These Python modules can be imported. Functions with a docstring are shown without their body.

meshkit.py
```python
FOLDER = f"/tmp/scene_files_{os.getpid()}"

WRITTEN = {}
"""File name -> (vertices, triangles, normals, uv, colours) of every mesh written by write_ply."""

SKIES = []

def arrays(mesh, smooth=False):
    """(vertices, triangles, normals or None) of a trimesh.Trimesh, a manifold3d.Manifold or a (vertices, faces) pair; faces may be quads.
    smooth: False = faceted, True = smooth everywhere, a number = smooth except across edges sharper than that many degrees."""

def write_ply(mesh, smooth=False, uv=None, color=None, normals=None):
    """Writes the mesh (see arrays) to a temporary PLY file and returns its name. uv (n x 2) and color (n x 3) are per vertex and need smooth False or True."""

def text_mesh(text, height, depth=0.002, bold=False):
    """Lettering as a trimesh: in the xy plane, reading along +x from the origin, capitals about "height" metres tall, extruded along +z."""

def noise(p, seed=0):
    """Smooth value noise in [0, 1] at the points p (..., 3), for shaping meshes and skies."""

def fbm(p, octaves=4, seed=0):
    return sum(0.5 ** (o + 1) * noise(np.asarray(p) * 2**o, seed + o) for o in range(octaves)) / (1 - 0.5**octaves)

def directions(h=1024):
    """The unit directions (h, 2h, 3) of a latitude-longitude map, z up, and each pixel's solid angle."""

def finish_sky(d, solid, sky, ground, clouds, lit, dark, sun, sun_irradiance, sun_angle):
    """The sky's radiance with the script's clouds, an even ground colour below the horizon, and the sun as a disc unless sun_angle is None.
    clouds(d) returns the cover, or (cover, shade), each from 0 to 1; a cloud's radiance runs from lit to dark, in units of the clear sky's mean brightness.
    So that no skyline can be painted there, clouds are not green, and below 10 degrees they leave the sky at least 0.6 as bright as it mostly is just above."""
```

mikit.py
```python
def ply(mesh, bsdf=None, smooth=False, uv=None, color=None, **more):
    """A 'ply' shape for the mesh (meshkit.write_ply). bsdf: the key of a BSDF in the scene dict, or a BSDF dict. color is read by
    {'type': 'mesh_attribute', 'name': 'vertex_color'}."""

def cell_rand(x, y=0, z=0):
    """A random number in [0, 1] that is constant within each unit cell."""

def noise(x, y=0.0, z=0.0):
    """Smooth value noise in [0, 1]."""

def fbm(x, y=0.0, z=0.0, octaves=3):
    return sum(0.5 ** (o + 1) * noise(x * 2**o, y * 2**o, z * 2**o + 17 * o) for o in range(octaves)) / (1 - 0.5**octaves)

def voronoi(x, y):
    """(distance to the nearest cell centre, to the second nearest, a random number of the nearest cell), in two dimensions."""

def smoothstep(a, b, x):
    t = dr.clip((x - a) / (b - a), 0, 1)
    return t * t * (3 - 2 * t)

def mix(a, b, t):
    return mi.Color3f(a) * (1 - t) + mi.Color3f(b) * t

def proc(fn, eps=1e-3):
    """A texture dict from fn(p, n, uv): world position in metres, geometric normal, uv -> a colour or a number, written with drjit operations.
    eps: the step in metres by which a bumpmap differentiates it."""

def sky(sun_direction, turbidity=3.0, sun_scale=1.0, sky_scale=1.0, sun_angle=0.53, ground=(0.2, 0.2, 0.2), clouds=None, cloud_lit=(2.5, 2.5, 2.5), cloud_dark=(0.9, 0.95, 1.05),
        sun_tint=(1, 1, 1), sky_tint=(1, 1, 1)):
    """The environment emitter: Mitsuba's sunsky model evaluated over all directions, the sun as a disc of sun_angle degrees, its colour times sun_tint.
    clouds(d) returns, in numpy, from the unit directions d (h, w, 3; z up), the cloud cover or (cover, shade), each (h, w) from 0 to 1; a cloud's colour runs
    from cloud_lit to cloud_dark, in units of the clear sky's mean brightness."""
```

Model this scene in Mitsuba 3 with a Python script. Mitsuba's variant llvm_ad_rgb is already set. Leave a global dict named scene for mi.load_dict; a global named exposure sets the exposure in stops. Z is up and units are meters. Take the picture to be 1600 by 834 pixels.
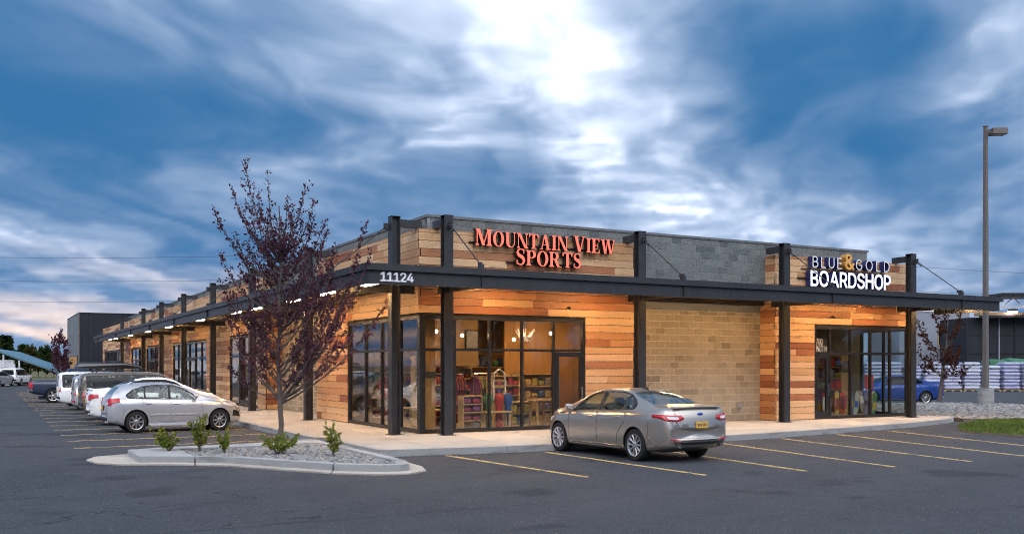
import math, random
import numpy as np, trimesh, drjit as dr, mitsuba as mi, mikit, meshkit
import manifold3d as m3
from scipy.interpolate import PchipInterpolator as Pchip
from shapely.geometry import Polygon, LineString, Point, MultiPolygon, box as sbox
from shapely.ops import unary_union
from shapely import affinity
from mikit import noise, fbm, voronoi, cell_rand, smoothstep, mix, proc
T = mi.ScalarTransform4f

# ---------------------------------------------------------------- camera, sky, exposure
EYE = np.array([-10.0, -23.353, 1.95])
RIGHT = np.array([.877, -.4806, 0]); RIGHT /= np.linalg.norm(RIGHT)
FWD = np.array([RIGHT[1] * -1, RIGHT[0], 0])
exposure = 3.02
scene, labels = {}, {}
scene['camera'] = {'type': 'perspective', 'fov': math.degrees(2 * math.atan(800 / 1496)), 'fov_axis': 'x',
    'principal_point_offset_x': 0.0, 'principal_point_offset_y': -154.5 / 833.0, 'near_clip': 0.1, 'far_clip': 3000.0,
    'to_world': T().look_at(origin=EYE.tolist(), target=(EYE + FWD).tolist(), up=[0, 0, 1])}

_gx = np.array([0, 200, 400, 600, 700, 800, 900, 1000, 1200, 1400, 1600.])
_gy = np.array([0, 100, 200, 300, 400, 500.])
_gv = np.array([[.32, .40, .33, .50, .74, .98, .90, .56, .46, .38, .60],
                [.14, .22, .43, .47, .46, .78, .98, .66, .16, .17, .50],
                [.07, .10, .24, .42, .40, .30, .74, .68, .20, .11, .44],
                [.17, .21, .27, .17, .20, .22, .34, .46, .42, .17, .26],
                [.33, .29, .21, .22, .28, .42, .52, .60, .58, .30, .24],
                [.38, .34, .26, .27, .30, .40, .48, .54, .50, .33, .29]])

def sky_clouds(d):
    from scipy.interpolate import RegularGridInterpolator as RGI
    az = np.arctan2(d @ RIGHT, d @ FWD); el = np.arcsin(np.clip(d[..., 2], 0, 1))
    # the layout of the cloud banks, as azimuth and elevation
    ga = np.arctan((_gx - 800) / 1496); ge = np.arctan((571.5 - _gy) / 1496)[::-1]
    rgi = RGI((ge, ga), _gv[::-1], bounds_error=False, fill_value=None)
    # a flat cloud deck: positions on it, long axis towards the bright break
    v = np.array([math.sin(.17), math.cos(.17)])
    den = d[..., 2] + .10
    s = (d @ FWD) / den; t = (d @ RIGHT) / den
    along = s * v[1] + t * v[0]; across = t * v[1] - s * v[0]
    P = lambda a, b, c=0: np.stack([across * a, along * b, np.full_like(az, c)], -1)
    warp = meshkit.fbm(P(.9, .5, 3.3), 4, 5) - .5
    w2 = meshkit.fbm(P(2.2, 1.3, 8.3), 4, 15) - .5
    W = lambda a, b: np.stack([warp * a + w2 * b, w2 * a, warp * 0], -1)
    big = meshkit.fbm(P(.55, .26, 1.7) + warp[..., None] * .7, 4, 11)
    streak = meshkit.fbm(P(3.2, 1.15, 5.1) + W(2.0, 3.2), 5, 23)
    fine = meshkit.fbm(P(10.0, 6.2, 2.1) + W(3.0, 7.0), 4, 31)
    ridge = 1 - np.abs(2 * meshkit.fbm(P(5.4, 2.9, 7.7) + W(2.4, 5.0), 4, 41) - 1) * 2.2
    a_c = np.clip(az + .20 * warp + .06 * w2, ga[0] - .02, ga[-1] + .02); e_c = np.clip(el + .10 * w2, ge[0], ge[-1] + .015)
    layout = rgi(np.stack([e_c, a_c], -1))
    inside = np.clip(1.7 - np.maximum(np.abs(az) / .55, el / .42), 0, 1)
    inside = inside * inside * (3 - 2 * inside)
    # brighter overhead; a glow is added behind the camera to fill the facades
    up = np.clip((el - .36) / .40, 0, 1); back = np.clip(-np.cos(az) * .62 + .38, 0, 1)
    fill_glow = 1.5 * back * np.clip((el - .20) / .26, 0, 1) * np.clip((1.25 - el) / .5, 0, 1)
    base = layout * inside + (.26 + .24 * up + fill_glow + (big - .5) * .6) * (1 - inside)
    wisps = np.clip((streak - .47) * 3.4, 0, 1) * np.clip((ridge - .25) * 1.5, 0, 1) * np.clip((fine - .30) * 3.0, .1, 1)
    ripple = meshkit.fbm(P(4.2, 9.5, 4.4) + W(3.0, 5.0), 4, 51)
    crinkle = np.clip((ripple - .46) * 4.2, 0, 1) * np.clip(1.35 - np.abs(el - .19) / .11, 0, 1) * np.clip((streak - .40) * 4, 0, 1)
    b = base + crinkle * .5 * np.clip(base * 2.2 - .38, 0, 1) + (streak - .5) * .40 + (fine - .5) * .52 * np.clip(base * 1.6, .25, 1.2) + wisps * .32 * np.clip(base * 2.6 - .42, 0, 1) - .045
    b = b + .055 * np.clip((.215 - el) / .07, 0, 1) * inside
    lit = np.clip(.006 + .318 * np.clip(b, .0, 1.9) ** 1.75, 0, 1)
    low = np.clip(1.25 - el / .10, 0, 1) * np.clip((streak - .36) * 3.5, 0, 1) * np.clip(.35 - az * 1.6, .15, 1)
    return 1 - .6 * low, 1 - lit

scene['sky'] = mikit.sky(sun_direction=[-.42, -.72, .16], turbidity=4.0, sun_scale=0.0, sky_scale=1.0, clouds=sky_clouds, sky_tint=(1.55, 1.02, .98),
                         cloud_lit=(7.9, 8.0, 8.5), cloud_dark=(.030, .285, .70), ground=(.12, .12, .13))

# ---------------------------------------------------------------- helpers
def numbered(name):
    if name not in scene and name not in _roots: return name
    k = 1
    while f'{name}_{k:03d}' in scene or f'{name}_{k:03d}' in _roots: k += 1
    return f'{name}_{k:03d}'
_roots, _count = set(), {}

def fast_key(base):
    n = _count.get(base, -1) + 1; _count[base] = n
    return base if n == 0 else f'{base}_{n:03d}'

def thing(name, label, cat, group=None):
    k = fast_key(name); _roots.add(k)
    labels[k] = {'label': label, 'category': cat}
    if group: labels[k]['group'] = group
    return k

def obj(name, mesh, bsdf, parent=None, smooth=False, uv=None, kind=None, label=None, **more):
    k = fast_key(parent + '__' + name if parent else name)
    if uv is not None and smooth not in (False, True):
        mesh = trimesh.graph.smooth_shade(mesh, angle=np.radians(smooth), facet_minarea=None); smooth = True
    if uv is not None and np.ndim(uv) == 1:
        n = len(mesh.vertices) if hasattr(mesh, 'vertices') else len(mesh[0])
        uv = np.tile(np.asarray(uv, float), (n, 1))
    if bsdf in _glow: more = {**more, 'emitter': _glow[bsdf]}
    scene[k] = mikit.ply(mesh, 'mat_' + bsdf, smooth, uv=uv, **more)
    e = {}
    if kind: e['kind'] = kind
    if label: e['label'] = label
    if e: labels[k] = e
    return k

def structure(name, mesh, bsdf, **kw): return obj(name, mesh, bsdf, kind='structure', **kw)

def bx(x0, x1, y0, y1, z0, z1):
    b = trimesh.creation.box([abs(x1 - x0), abs(y1 - y0), abs(z1 - z0)])
    b.apply_translation([(x0 + x1) / 2, (y0 + y1) / 2, (z0 + z1) / 2]); return b
def cat(*ms):
    ms = [m for g in ms for m in (g if isinstance(g, (list, tuple)) else [g])]
    return trimesh.util.concatenate(ms) if len(ms) > 1 else ms[0]
def to_mesh(man):
    m = man.to_mesh(); return trimesh.Trimesh(np.array(m.vert_properties[:, :3]), np.array(m.tri_verts), process=False)
def to_man(mesh):
    return m3.Manifold(m3.Mesh(vert_properties=np.asarray(mesh.vertices, np.float32), tri_verts=np.asarray(mesh.faces, np.uint32)))
def mbox(x0, x1, y0, y1, z0, z1):
    return m3.Manifold.cube([x1 - x0, y1 - y0, z1 - z0]).translate([x0, y0, z0])
def rbox(x0, x1, y0, y1, z0, z1, r=.02, n=8):
    """a box with rounded edges"""
    s = m3.Manifold.sphere(r, n)
    return to_mesh(m3.Manifold.batch_hull([s.translate([x, y, z]) for x in (x0 + r, x1 - r) for y in (y0 + r, y1 - r) for z in (z0 + r, z1 - r)]))
def cham(x0, x1, y0, y1, z0, z1, c=.006):
    """a box with chamfered edges (convex hull of 24 points)"""
    pts = []
    for sx in (0, 1):
        for sy in (0, 1):
            for sz in (0, 1):
                X, Y, Z = (x0, x1)[sx], (y0, y1)[sy], (z0, z1)[sz]
                dx, dy, dz = (c, -c)[sx], (c, -c)[sy], (c, -c)[sz]
                pts += [[X, Y + dy, Z + dz], [X + dx, Y, Z + dz], [X + dx, Y + dy, Z]]
    return trimesh.convex.convex_hull(np.array(pts))
def tube(p0, p1, r0, r1=None, n=8):
    p0, p1 = np.array(p0, float), np.array(p1, float); r1 = r0 if r1 is None else r1
    d = p1 - p0; L = np.linalg.norm(d); z = d / L
    x = np.cross(z, [0, 0, 1] if abs(z[2]) < .9 else [1, 0, 0]); x /= np.linalg.norm(x); y = np.cross(z, x)
    a = np.arange(n) * 2 * np.pi / n
    ring = np.cos(a)[:, None] * x + np.sin(a)[:, None] * y
    v = np.vstack([p0 + ring * r0, p1 + ring * r1, [p0], [p1]]); i = np.arange(n); j = (i + 1) % n
    f = np.vstack([np.stack([i, j, j + n], 1), np.stack([i, j + n, i + n], 1), np.stack([j, i, i * 0 + 2 * n], 1), np.stack([i + n, j + n, i * 0 + 2 * n + 1], 1)])
    return trimesh.Trimesh(v, f, process=False)
def path_tube(pts, rs, n=6):
    """one tube along a polyline with a radius per point"""
    pts = np.asarray(pts, float); rs = np.broadcast_to(rs, len(pts)); k = len(pts)
    t = np.gradient(pts, axis=0); t /= np.linalg.norm(t, axis=1, keepdims=True) + 1e-12
    up = np.array([.31, .17, .93]); x = np.cross(t, up); x /= np.linalg.norm(x, axis=1, keepdims=True) + 1e-12; y = np.cross(t, x)
    a = np.arange(n) * 2 * np.pi / n
    v = (pts[:, None] + rs[:, None, None] * (np.cos(a)[None, :, None] * x[:, None] + np.sin(a)[None, :, None] * y[:, None])).reshape(-1, 3)
    i = np.arange(n); j = (i + 1) % n; f = []
    for q in range(k - 1):
        a0, b0 = q * n, (q + 1) * n
        f += [np.stack([a0 + i, a0 + j, b0 + j], 1), np.stack([a0 + i, b0 + j, b0 + i], 1)]
    v = np.vstack([v, pts[:1], pts[-1:]])
    f += [np.stack([j, i, i * 0 + k * n], 1), np.stack([(k - 1) * n + i, (k - 1) * n + j, i * 0 + k * n + 1], 1)]
    return trimesh.Trimesh(v, np.vstack(f), process=False)
def extr(poly, h, z0=0.0):
    gs = getattr(poly, 'geoms', [poly])
    ms = [trimesh.creation.extrude_polygon(g, h, engine='earcut') for g in gs if g.area > 1e-7]
    m = cat(ms); m.apply_translation([0, 0, z0]); return m
def lathe(profile, n=24):
    return trimesh.creation.revolve(np.array(profile, float), sections=n)
def M4(loc=(0, 0, 0), rz=0.0, s=(1, 1, 1)):
    c, q = math.cos(rz), math.sin(rz); m = np.eye(4)
    m[:3, :3] = np.array([[c, -q, 0], [q, c, 0], [0, 0, 1]]) @ np.diag(s); m[:3, 3] = loc; return m
def moved(mesh, m): r = mesh.copy(); r.apply_transform(m); return r

# ---------------------------------------------------------------- materials
def bsdf(k, **d): scene['mat_' + k] = d
def rgb(*c): return {'type': 'rgb', 'value': list(c)}
def plain(k, c, rough=.6, spec=.5, metallic=0.0, **kw):
    bsdf(k, type='twosided', b={'type': 'principled', 'base_color': c if isinstance(c, dict) else rgb(*c), 'roughness': rough, 'specular': spec, 'metallic': metallic, **kw})
def ramp(t, *cols):
    n = len(cols) - 1; out = mi.Color3f(cols[0])
    for k in range(n): out = mix(out, cols[k + 1], dr.clip(t * n - k, 0, 1))
    return out

def wood_color(p, n, uv):
    h = p.x + p.y; s = uv.y * 91.7
    g = fbm(h * .9 + s, p.z * 26, s * 3.1, 4); g2 = fbm(h * 5 + s, p.z * 120, s, 2)
    c = ramp(uv.x, [.66, .43, .245], [.545, .31, .145], [.40, .17, .08], [.275, .098, .048])
    kn = smoothstep(.80, .88, fbm(h * 2.3 + s, p.z * 9, s * 2, 2))
    return c * (.80 + .30 * g + .10 * g2) * (1 - .45 * kn)
plain('wood', proc(wood_color), .48, .35)

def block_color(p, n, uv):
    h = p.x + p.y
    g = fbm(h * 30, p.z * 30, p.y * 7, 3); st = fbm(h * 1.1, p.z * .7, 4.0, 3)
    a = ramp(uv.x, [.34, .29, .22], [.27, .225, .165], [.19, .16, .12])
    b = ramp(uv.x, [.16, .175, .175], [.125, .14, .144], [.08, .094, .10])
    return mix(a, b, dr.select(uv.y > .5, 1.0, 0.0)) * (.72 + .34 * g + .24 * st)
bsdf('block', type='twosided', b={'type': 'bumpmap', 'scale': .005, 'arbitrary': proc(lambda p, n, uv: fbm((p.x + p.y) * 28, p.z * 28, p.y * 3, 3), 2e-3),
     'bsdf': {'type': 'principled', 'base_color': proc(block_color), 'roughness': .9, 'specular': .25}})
plain('mortar', proc(lambda p, n, uv: mix([.46, .42, .345], [.54, .50, .42], fbm((p.x + p.y) * 9, p.z * 9, 0, 3))), .95, .2)
plain('mortar_grey', proc(lambda p, n, uv: mix([.21, .23, .23], [.27, .29, .29], fbm((p.x + p.y) * 9, p.z * 9, 0, 3))), .95, .2)
plain('backing', (.02, .018, .016), .9, .2)
plain('steel', proc(lambda p, n, uv: mix([.016, .017, .021], [.040, .040, .044], .5 * fbm(p.x * 2 + p.y * 2, p.y * 3, p.z * 2, 3) + .5 * fbm((p.x + p.y) * 14, p.z * .9, 3.0, 3))), .42, .45)
plain('frame_black', (.016, .015, .016), .35, .5)
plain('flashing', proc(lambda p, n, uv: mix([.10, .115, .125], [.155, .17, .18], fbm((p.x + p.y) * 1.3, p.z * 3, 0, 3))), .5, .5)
plain('soffit', proc(lambda p, n, uv: mix([.075, .06, .045], [.12, .098, .07], fbm(p.x * 1.5, p.y * 1.5, p.z, 3))), .55, .4)
def asphalt_color(p, n, uv):
    sp = fbm(p.x * 60, p.y * 60, 0, 2); md = fbm(p.x * 2.6, p.y * 2.6, 1.0, 4); lo = fbm(p.x * .21, p.y * .21, 5.0, 3)
    # worn wheel tracks along the lane and darker patches of oil
    lane = fbm(p.x * .16 + p.y * .05, p.y * 1.25 - p.x * .5, 9.0, 4)
    oil = smoothstep(.66, .80, fbm(p.x * .75, p.y * .75, 21.0, 3))
    c = mix([.025, .028, .034], [.052, .055, .063], dr.clip(.30 * sp + .38 * md + .42 * lo + .42 * lane - .28, 0, 1))
    grit = dr.select(cell_rand(p.x * 45, p.y * 45, 3) > .93, 1.0, 0.0)
    cr = dr.abs(fbm(p.x * .55 + .6 * fbm(p.x * 2, p.y * 2, 3.0, 2), p.y * .55, 31.0, 4) - .5)
    crack = (1 - smoothstep(.0015, .0055, cr)) * smoothstep(.46, .6, fbm(p.x * .12, p.y * .12, 61.0, 2))
    seam = 1 - smoothstep(.02, .035, dr.abs(p.y + 11.6 + .05 * fbm(p.x * .7, 0, 0, 2)))
    return mix(c, [.20, .195, .19], grit * .22) * (1 - .34 * oil) * (1 - .55 * crack) * (1 - .30 * seam)
bsdf('asphalt', type='bumpmap', scale=.0018, arbitrary=proc(lambda p, n, uv: fbm(p.x * 55, p.y * 55, 0, 2), 4e-3),
     bsdf={'type': 'principled', 'base_color': proc(asphalt_color), 'roughness': .78, 'specular': .35})
def concrete_color(p, n, uv):
    g = fbm(p.x * 38, p.y * 38, p.z * 38, 2); md = fbm(p.x * 1.7, p.y * 1.7, p.z * 3, 4)
    st = smoothstep(.58, .74, fbm(p.x * .8 + 7, p.y * .8, p.z * 2, 4))
    return mix([.315, .28, .24], [.405, .365, .315], .45 * g + .65 * md - .05) * (1 - .20 * st) * (.90 + .2 * uv.x)
bsdf('concrete', type='bumpmap', scale=.003, arbitrary=proc(lambda p, n, uv: fbm(p.x * 50, p.y * 50, p.z * 50, 2), 3e-3),
     bsdf={'type': 'principled', 'base_color': proc(concrete_color), 'roughness': .82, 'specular': .3})
def kerb_color(p, n, uv):
    g = fbm(p.x * 30, p.y * 30, p.z * 30, 3); md = fbm(p.x * 1.2, p.y * 1.2, p.z * 6, 4)
    st = smoothstep(.5, .72, fbm(p.x * 2.1 + 3, p.y * 2.1, p.z * 7, 4))
    return mix([.21, .21, .212], [.345, .345, .34], .5 * g + .6 * md - .05) * (1 - .3 * st)
plain('kerb', proc(kerb_color), .85, .3)
plain('paint_yellow', proc(lambda p, n, uv: mix([.50, .335, .125], [.10, .09, .08], smoothstep(.50, .72, fbm(p.x * 9, p.y * 9, 0, 4)) * .85)), .7, .3)
plain('ground_far', proc(lambda p, n, uv: mix([.055, .06, .03], [.11, .10, .06], fbm(p.x * .12, p.y * .12, 0, 4))), .95, .2)
def soil_color(p, n, uv): return mix([.10, .085, .065], [.20, .175, .14], fbm(p.x * 5, p.y * 5, p.z * 5, 4))
plain('soil', proc(soil_color), .95, .2)
def rock_color(p, n, uv):
    c = ramp(uv.x, [.11, .112, .12], [.22, .22, .225], [.32, .31, .295], [.26, .22, .18])
    return c * (.72 + .5 * fbm(p.x * 26, p.y * 26, p.z * 26, 3))
plain('rock', proc(rock_color), .85, .3)
bsdf('window_glass', type='thindielectric', int_ior=1.52, specular_transmittance=rgb(.80, .84, .82))
def lit_face(k, c, glow):
    plain(k, c, .45, .5); _glow[k] = {'type': 'area', 'radiance': rgb(*glow), 'sampling_weight': .12}
_glow = {}
lit_face('coral_lit', (.86, .20, .12), (.070, .0085, .0045))
lit_face('white_lit', (.80, .81, .83), (.052, .054, .064))
plain('white_paint', (.80, .81, .83), .45, .5)
plain('coral_paint', (.88, .185, .105), .45, .5)
plain('black_return', (.012, .012, .014), .4, .5)
plain('blue_return', (.012, .018, .10), .4, .5)
plain('gold_paint', (.72, .38, .10), .45, .5)
plain('gold_return', (.42, .21, .045), .4, .5)
plain('silver_digit', (.70, .71, .74), .4, .5)
# ---------------------------------------------------------------- ground, parking lot, pavement
rng = random.Random(7)
P0 = .213                                   # course height of boards and blocks
FLOOR = .15
structure('ground', bx(-900, 900, -900, 1200, -.5, -.012), 'ground_far')
structure('parking_lot', extr(Polygon([(-120, -90), (140, -90), (140, 60), (75, 75), (23, 15.5), (20.8, 90), (-60, 96), (-120, 96)]), .02, -.02), 'asphalt')

def stripe(p, q, w=.10):
    return extr(LineString([p, q]).buffer(w / 2, cap_style=2), .004, .0)
for p, q in [((-1.22, -4.35), (-.76, -9.24)), ((1.10, -4.7), (1.26, -10.01)), ((3.75, -4.75), (3.34, -10.39)), ((6.28, -4.6), (5.39, -10.67)),
             ((8.75, -4.25), (7.63, -10.7)), ((11.28, -3.85), (9.72, -10.48)), ((13.80, -3.45), (12.07, -9.6))]:
    structure('stall_marking', stripe(p, q), 'paint_yellow')
for k in range(24):
    y = 1.55 + 2.42 * k
    structure('stall_marking', stripe((-3.05, y + .12), (-8.2, y)), 'paint_yellow')

front = [(-2.62, -4.0), (0, -4.4), (4, -4.5), (8.35, -4.08), (11.9, -3.52), (15.6, -2.8), (18.2, -2.05), (19.6, -1.45), (20.3, -.9)]
walk_poly = Polygon(front + [(20.0, -.35), (19.4, .1), (12, 1.2), (0, 1.2), (.9, 9), (.9, 62), (0, 80), (-2.8, 80), (-2.8, .17), (-2.62, .17)])
kerb_line = LineString([(-2.8, 80), (-2.8, .17), (-2.62, .0), (-2.62, -4.0)] + front[1:])
outer = walk_poly.buffer(0)
kerb_zone = kerb_line.buffer(.15).intersection(outer)
field = outer.difference(kerb_line.buffer(.158))
structure('pavement', extr(outer.buffer(-.02), .11, .0), 'mortar_grey')
slabs = []
xs = [-2.8, -1.2, .6, 2.4, 4.2, 6.0, 7.8, 9.6, 11.4, 13.2, 15.0, 16.8, 18.6, 21]
cells = [(x0, x1, -4.6, -2.55) for x0, x1 in zip(xs, xs[1:])] + [(x0, x1, -2.55, 1.3) for x0, x1 in zip(xs, xs[1:])]
ys = [1.3] + [3.1 + 1.8 * k for k in range(43)]
cells += [(-2.9, -1.1, y0, y1) for y0, y1 in zip(ys, ys[1:])] + [(-1.1, 1.0, y0, y1) for y0, y1 in zip(ys, ys[1:])]
for x0, x1, y0, y1 in cells:
    g = field.intersection(sbox(x0, y0, x1, y1).buffer(-.010))
    for q in getattr(g, 'geoms', [g]):
        if q.geom_type == 'Polygon' and q.area > .03:
            obj('slab', extr(q, .045, .105), 'concrete', 'pavement', uv=(rng.random(), 0))
L = kerb_line.length; s = 0.0
while s < L:
    g = kerb_line.buffer(.15, join_style=1).intersection(outer)
    a, b = kerb_line.interpolate(s + .008), kerb_line.interpolate(min(s + 2.99, L))
    seg = LineString([kerb_line.interpolate(t) for t in np.linspace(s + .006, min(s + 2.994, L), 9)]).buffer(.15, cap_style=2).intersection(outer)
    obj('kerb', extr(seg, .149, .0), 'kerb', 'pavement')
    s += 3.0

# island with a planted stone bed, joined to the pavement
gut = Polygon([(-8.0, -1.25), (-8.22, -1.9), (-8.1, -2.65), (-7.7, -3.2), (-6.91, -3.58), (-5.96, -4.31), (-5.3, -5.45), (-4.57, -6.6), (-3.9, -7.2), (-3.35, -7.38), (-2.9, -7.1),
               (-2.68, -6.4), (-2.62, -5.4), (-2.62, -4.0), (-2.62, .1), (-3.3, .12), (-3.7, -.1), (-4.7, -.46), (-6.59, -.66), (-7.4, -.95)]).buffer(.25).buffer(-.25)
gut = gut.difference(walk_poly.buffer(.002))
curb_out = gut.buffer(-.30, join_style=1)
curb_out = curb_out.intersection(sbox(-7.35, -8, -2.6, -.2)).buffer(-.1).buffer(.1)
bed = curb_out.buffer(-.24).difference(sbox(-9, -9, -6.35, 1)).difference(Polygon([(-6.4, -1.55), (-4.6, -1.6), (-2.5, -1.15), (-2.5, 1), (-6.4, 1)])).buffer(-.12).buffer(.12)
joint = unary_union([LineString([(-6.55, -4.6), (-6.25, -2.9)]), LineString([(-4.95, -7.5), (-4.1, -5.6)])]).buffer(.012)
# rounded kerb: a stack of insets
def kerb_solid(poly, z0, z1, r=.035, face=.05):
    lay = [(face, z0), (face * .5, z0 + (z1 - z0) * .5), (.0, z1 - r)]
    parts = []
    n = 5
    for i in range(n):
        a = i / n * math.pi / 2
        parts.append(extr(poly.buffer(-(r * (1 - math.cos(a)))), r * math.sin(math.pi / 2 / n * (i + 1)) + (z1 - r) - z0, z0))
    return cat(parts)
structure('planting_island', extr(gut.difference(joint), .028, .0), 'concrete', uv=(.5, 0))
ring = curb_out.difference(bed).difference(joint)
for g in getattr(ring, 'geoms', [ring]):
    if g.area > .02:
        m = extr(g, .118, .022)
        obj('kerb', m, 'kerb', 'planting_island')
        obj('kerb', extr(g.buffer(-.012), .008, .1405), 'kerb', 'planting_island')
obj('soil', extr(bed.buffer(.01), .06, .03), 'soil', 'planting_island')

def stone_mesh(r, rg, squash=.65):
    m = trimesh.creation.icosahedron(); v = m.vertices.copy()
    v *= (1 + rg.uniform(-.28, .28, (len(v), 1))); v = v * np.array([1, rg.uniform(.65, 1), squash * rg.uniform(.8, 1.1)]) * r
    a = rg.uniform(0, 6.28); c, q = math.cos(a), math.sin(a); v = v @ np.array([[c, q, 0], [-q, c, 0], [0, 0, 1]])
    return v, m.faces
def stones(poly, n, r0, r1, z, seed, hmap=None):
    rg = np.random.default_rng(seed); V, F, U, k = [], [], [], 0
    x0, y0, x1, y1 = poly.bounds
    while len(V) < n:
        x, y = rg.uniform(x0, x1), rg.uniform(y0, y1)
        if not poly.contains(Point(x, y)): continue
        v, f = stone_mesh(rg.uniform(r0, r1), rg); zz = z + rg.uniform(0, .5) * r0 + (hmap(x, y) if hmap else 0)
        V.append(v + [x, y, zz]); F.append(f + k); k += len(v)
        U.append(np.tile([rg.random(), rg.random()], (len(v), 1)))
    return (np.vstack(V), np.vstack(F)), np.vstack(U)
ms, us = stones(bed, 2600, .028, .062, .095, 3)
labels_bed = obj('gravel', ms, 'rock', None, uv=us, kind='stuff', label='grey stones filling the bed of the planting island')

# rock bed and grass on the right of the building
rock_poly = Polygon([(19.3, -.1), (20.05, -.3), (20.35, -.9), (19.9, -1.6), (22.5, -3.2), (28.5, -.5), (33.8, 3.2), (33.6, 6.2), (32.2, 8.8), (27, 10.2), (22.5, 8), (19.6, 3)])
rockh = lambda x, y: .10 + .10 * math.sin(max(0, min(1, (x - 19.5) / 8)) * math.pi)
structure('rock_bed', extr(rock_poly, .12, -.01), 'soil')
ms, us = stones(rock_poly.buffer(-.1), 6500, .05, .13, .07, 5)
obj('river_stone', ms, 'rock', None, uv=us, kind='stuff', label='pale river stones of the rock bed beside the shops')
grass_poly = Polygon([(15.7, -4.5), (17.2, -3.35), (18.6, -2.75), (20.2, -2.0), (22.6, -3.4), (28, -1.0), (30, -4), (20, -11.5), (15.8, -8.9), (14.9, -7.2), (14.9, -5.6)])
gh = lambda x, y: .05 + .10 * min(1, max(0, grass_poly.exterior.distance(Point(x, y)) / 1.2))
structure('verge', extr(grass_poly, .05, .0), 'soil')
rg = np.random.default_rng(12)
V, F, U = [], [], []
n = 0; x0, y0, x1, y1 = grass_poly.bounds
while n < 52000:
    x, y = rg.uniform(x0, x1), rg.uniform(y0, y1)
    if x > 23 and rg.random() < .5: continue
    if not grass_poly.contains(Point(x, y)): continue
    h = rg.uniform(.05, .12); a = rg.uniform(0, 6.28); w = .010 + .006 * rg.random(); l = rg.uniform(0, .06)
    b = np.array([x, y, gh(x, y) - .02]); dx = np.array([math.cos(a), math.sin(a), 0]) * w; lean = np.array([math.cos(a + 1.3), math.sin(a + 1.3), 0]) * l
    V += [b - dx, b + dx, b + lean + [0, 0, h]]; F.append([3 * n, 3 * n + 1, 3 * n + 2]); t = rg.random(); U += [[t, 0]] * 3; n += 1
plain('grass', proc(lambda p, n, uv: ramp(uv.x, [.045, .085, .014], [.08, .13, .02], [.14, .155, .035]) * (.7 + .6 * fbm(p.x * .9, p.y * .9, 0, 3))), .75, .25)
obj('grass', (np.array(V), np.array(F)), 'grass', None, uv=np.array(U), kind='stuff', label='short green grass on the kerbside verge')
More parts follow.
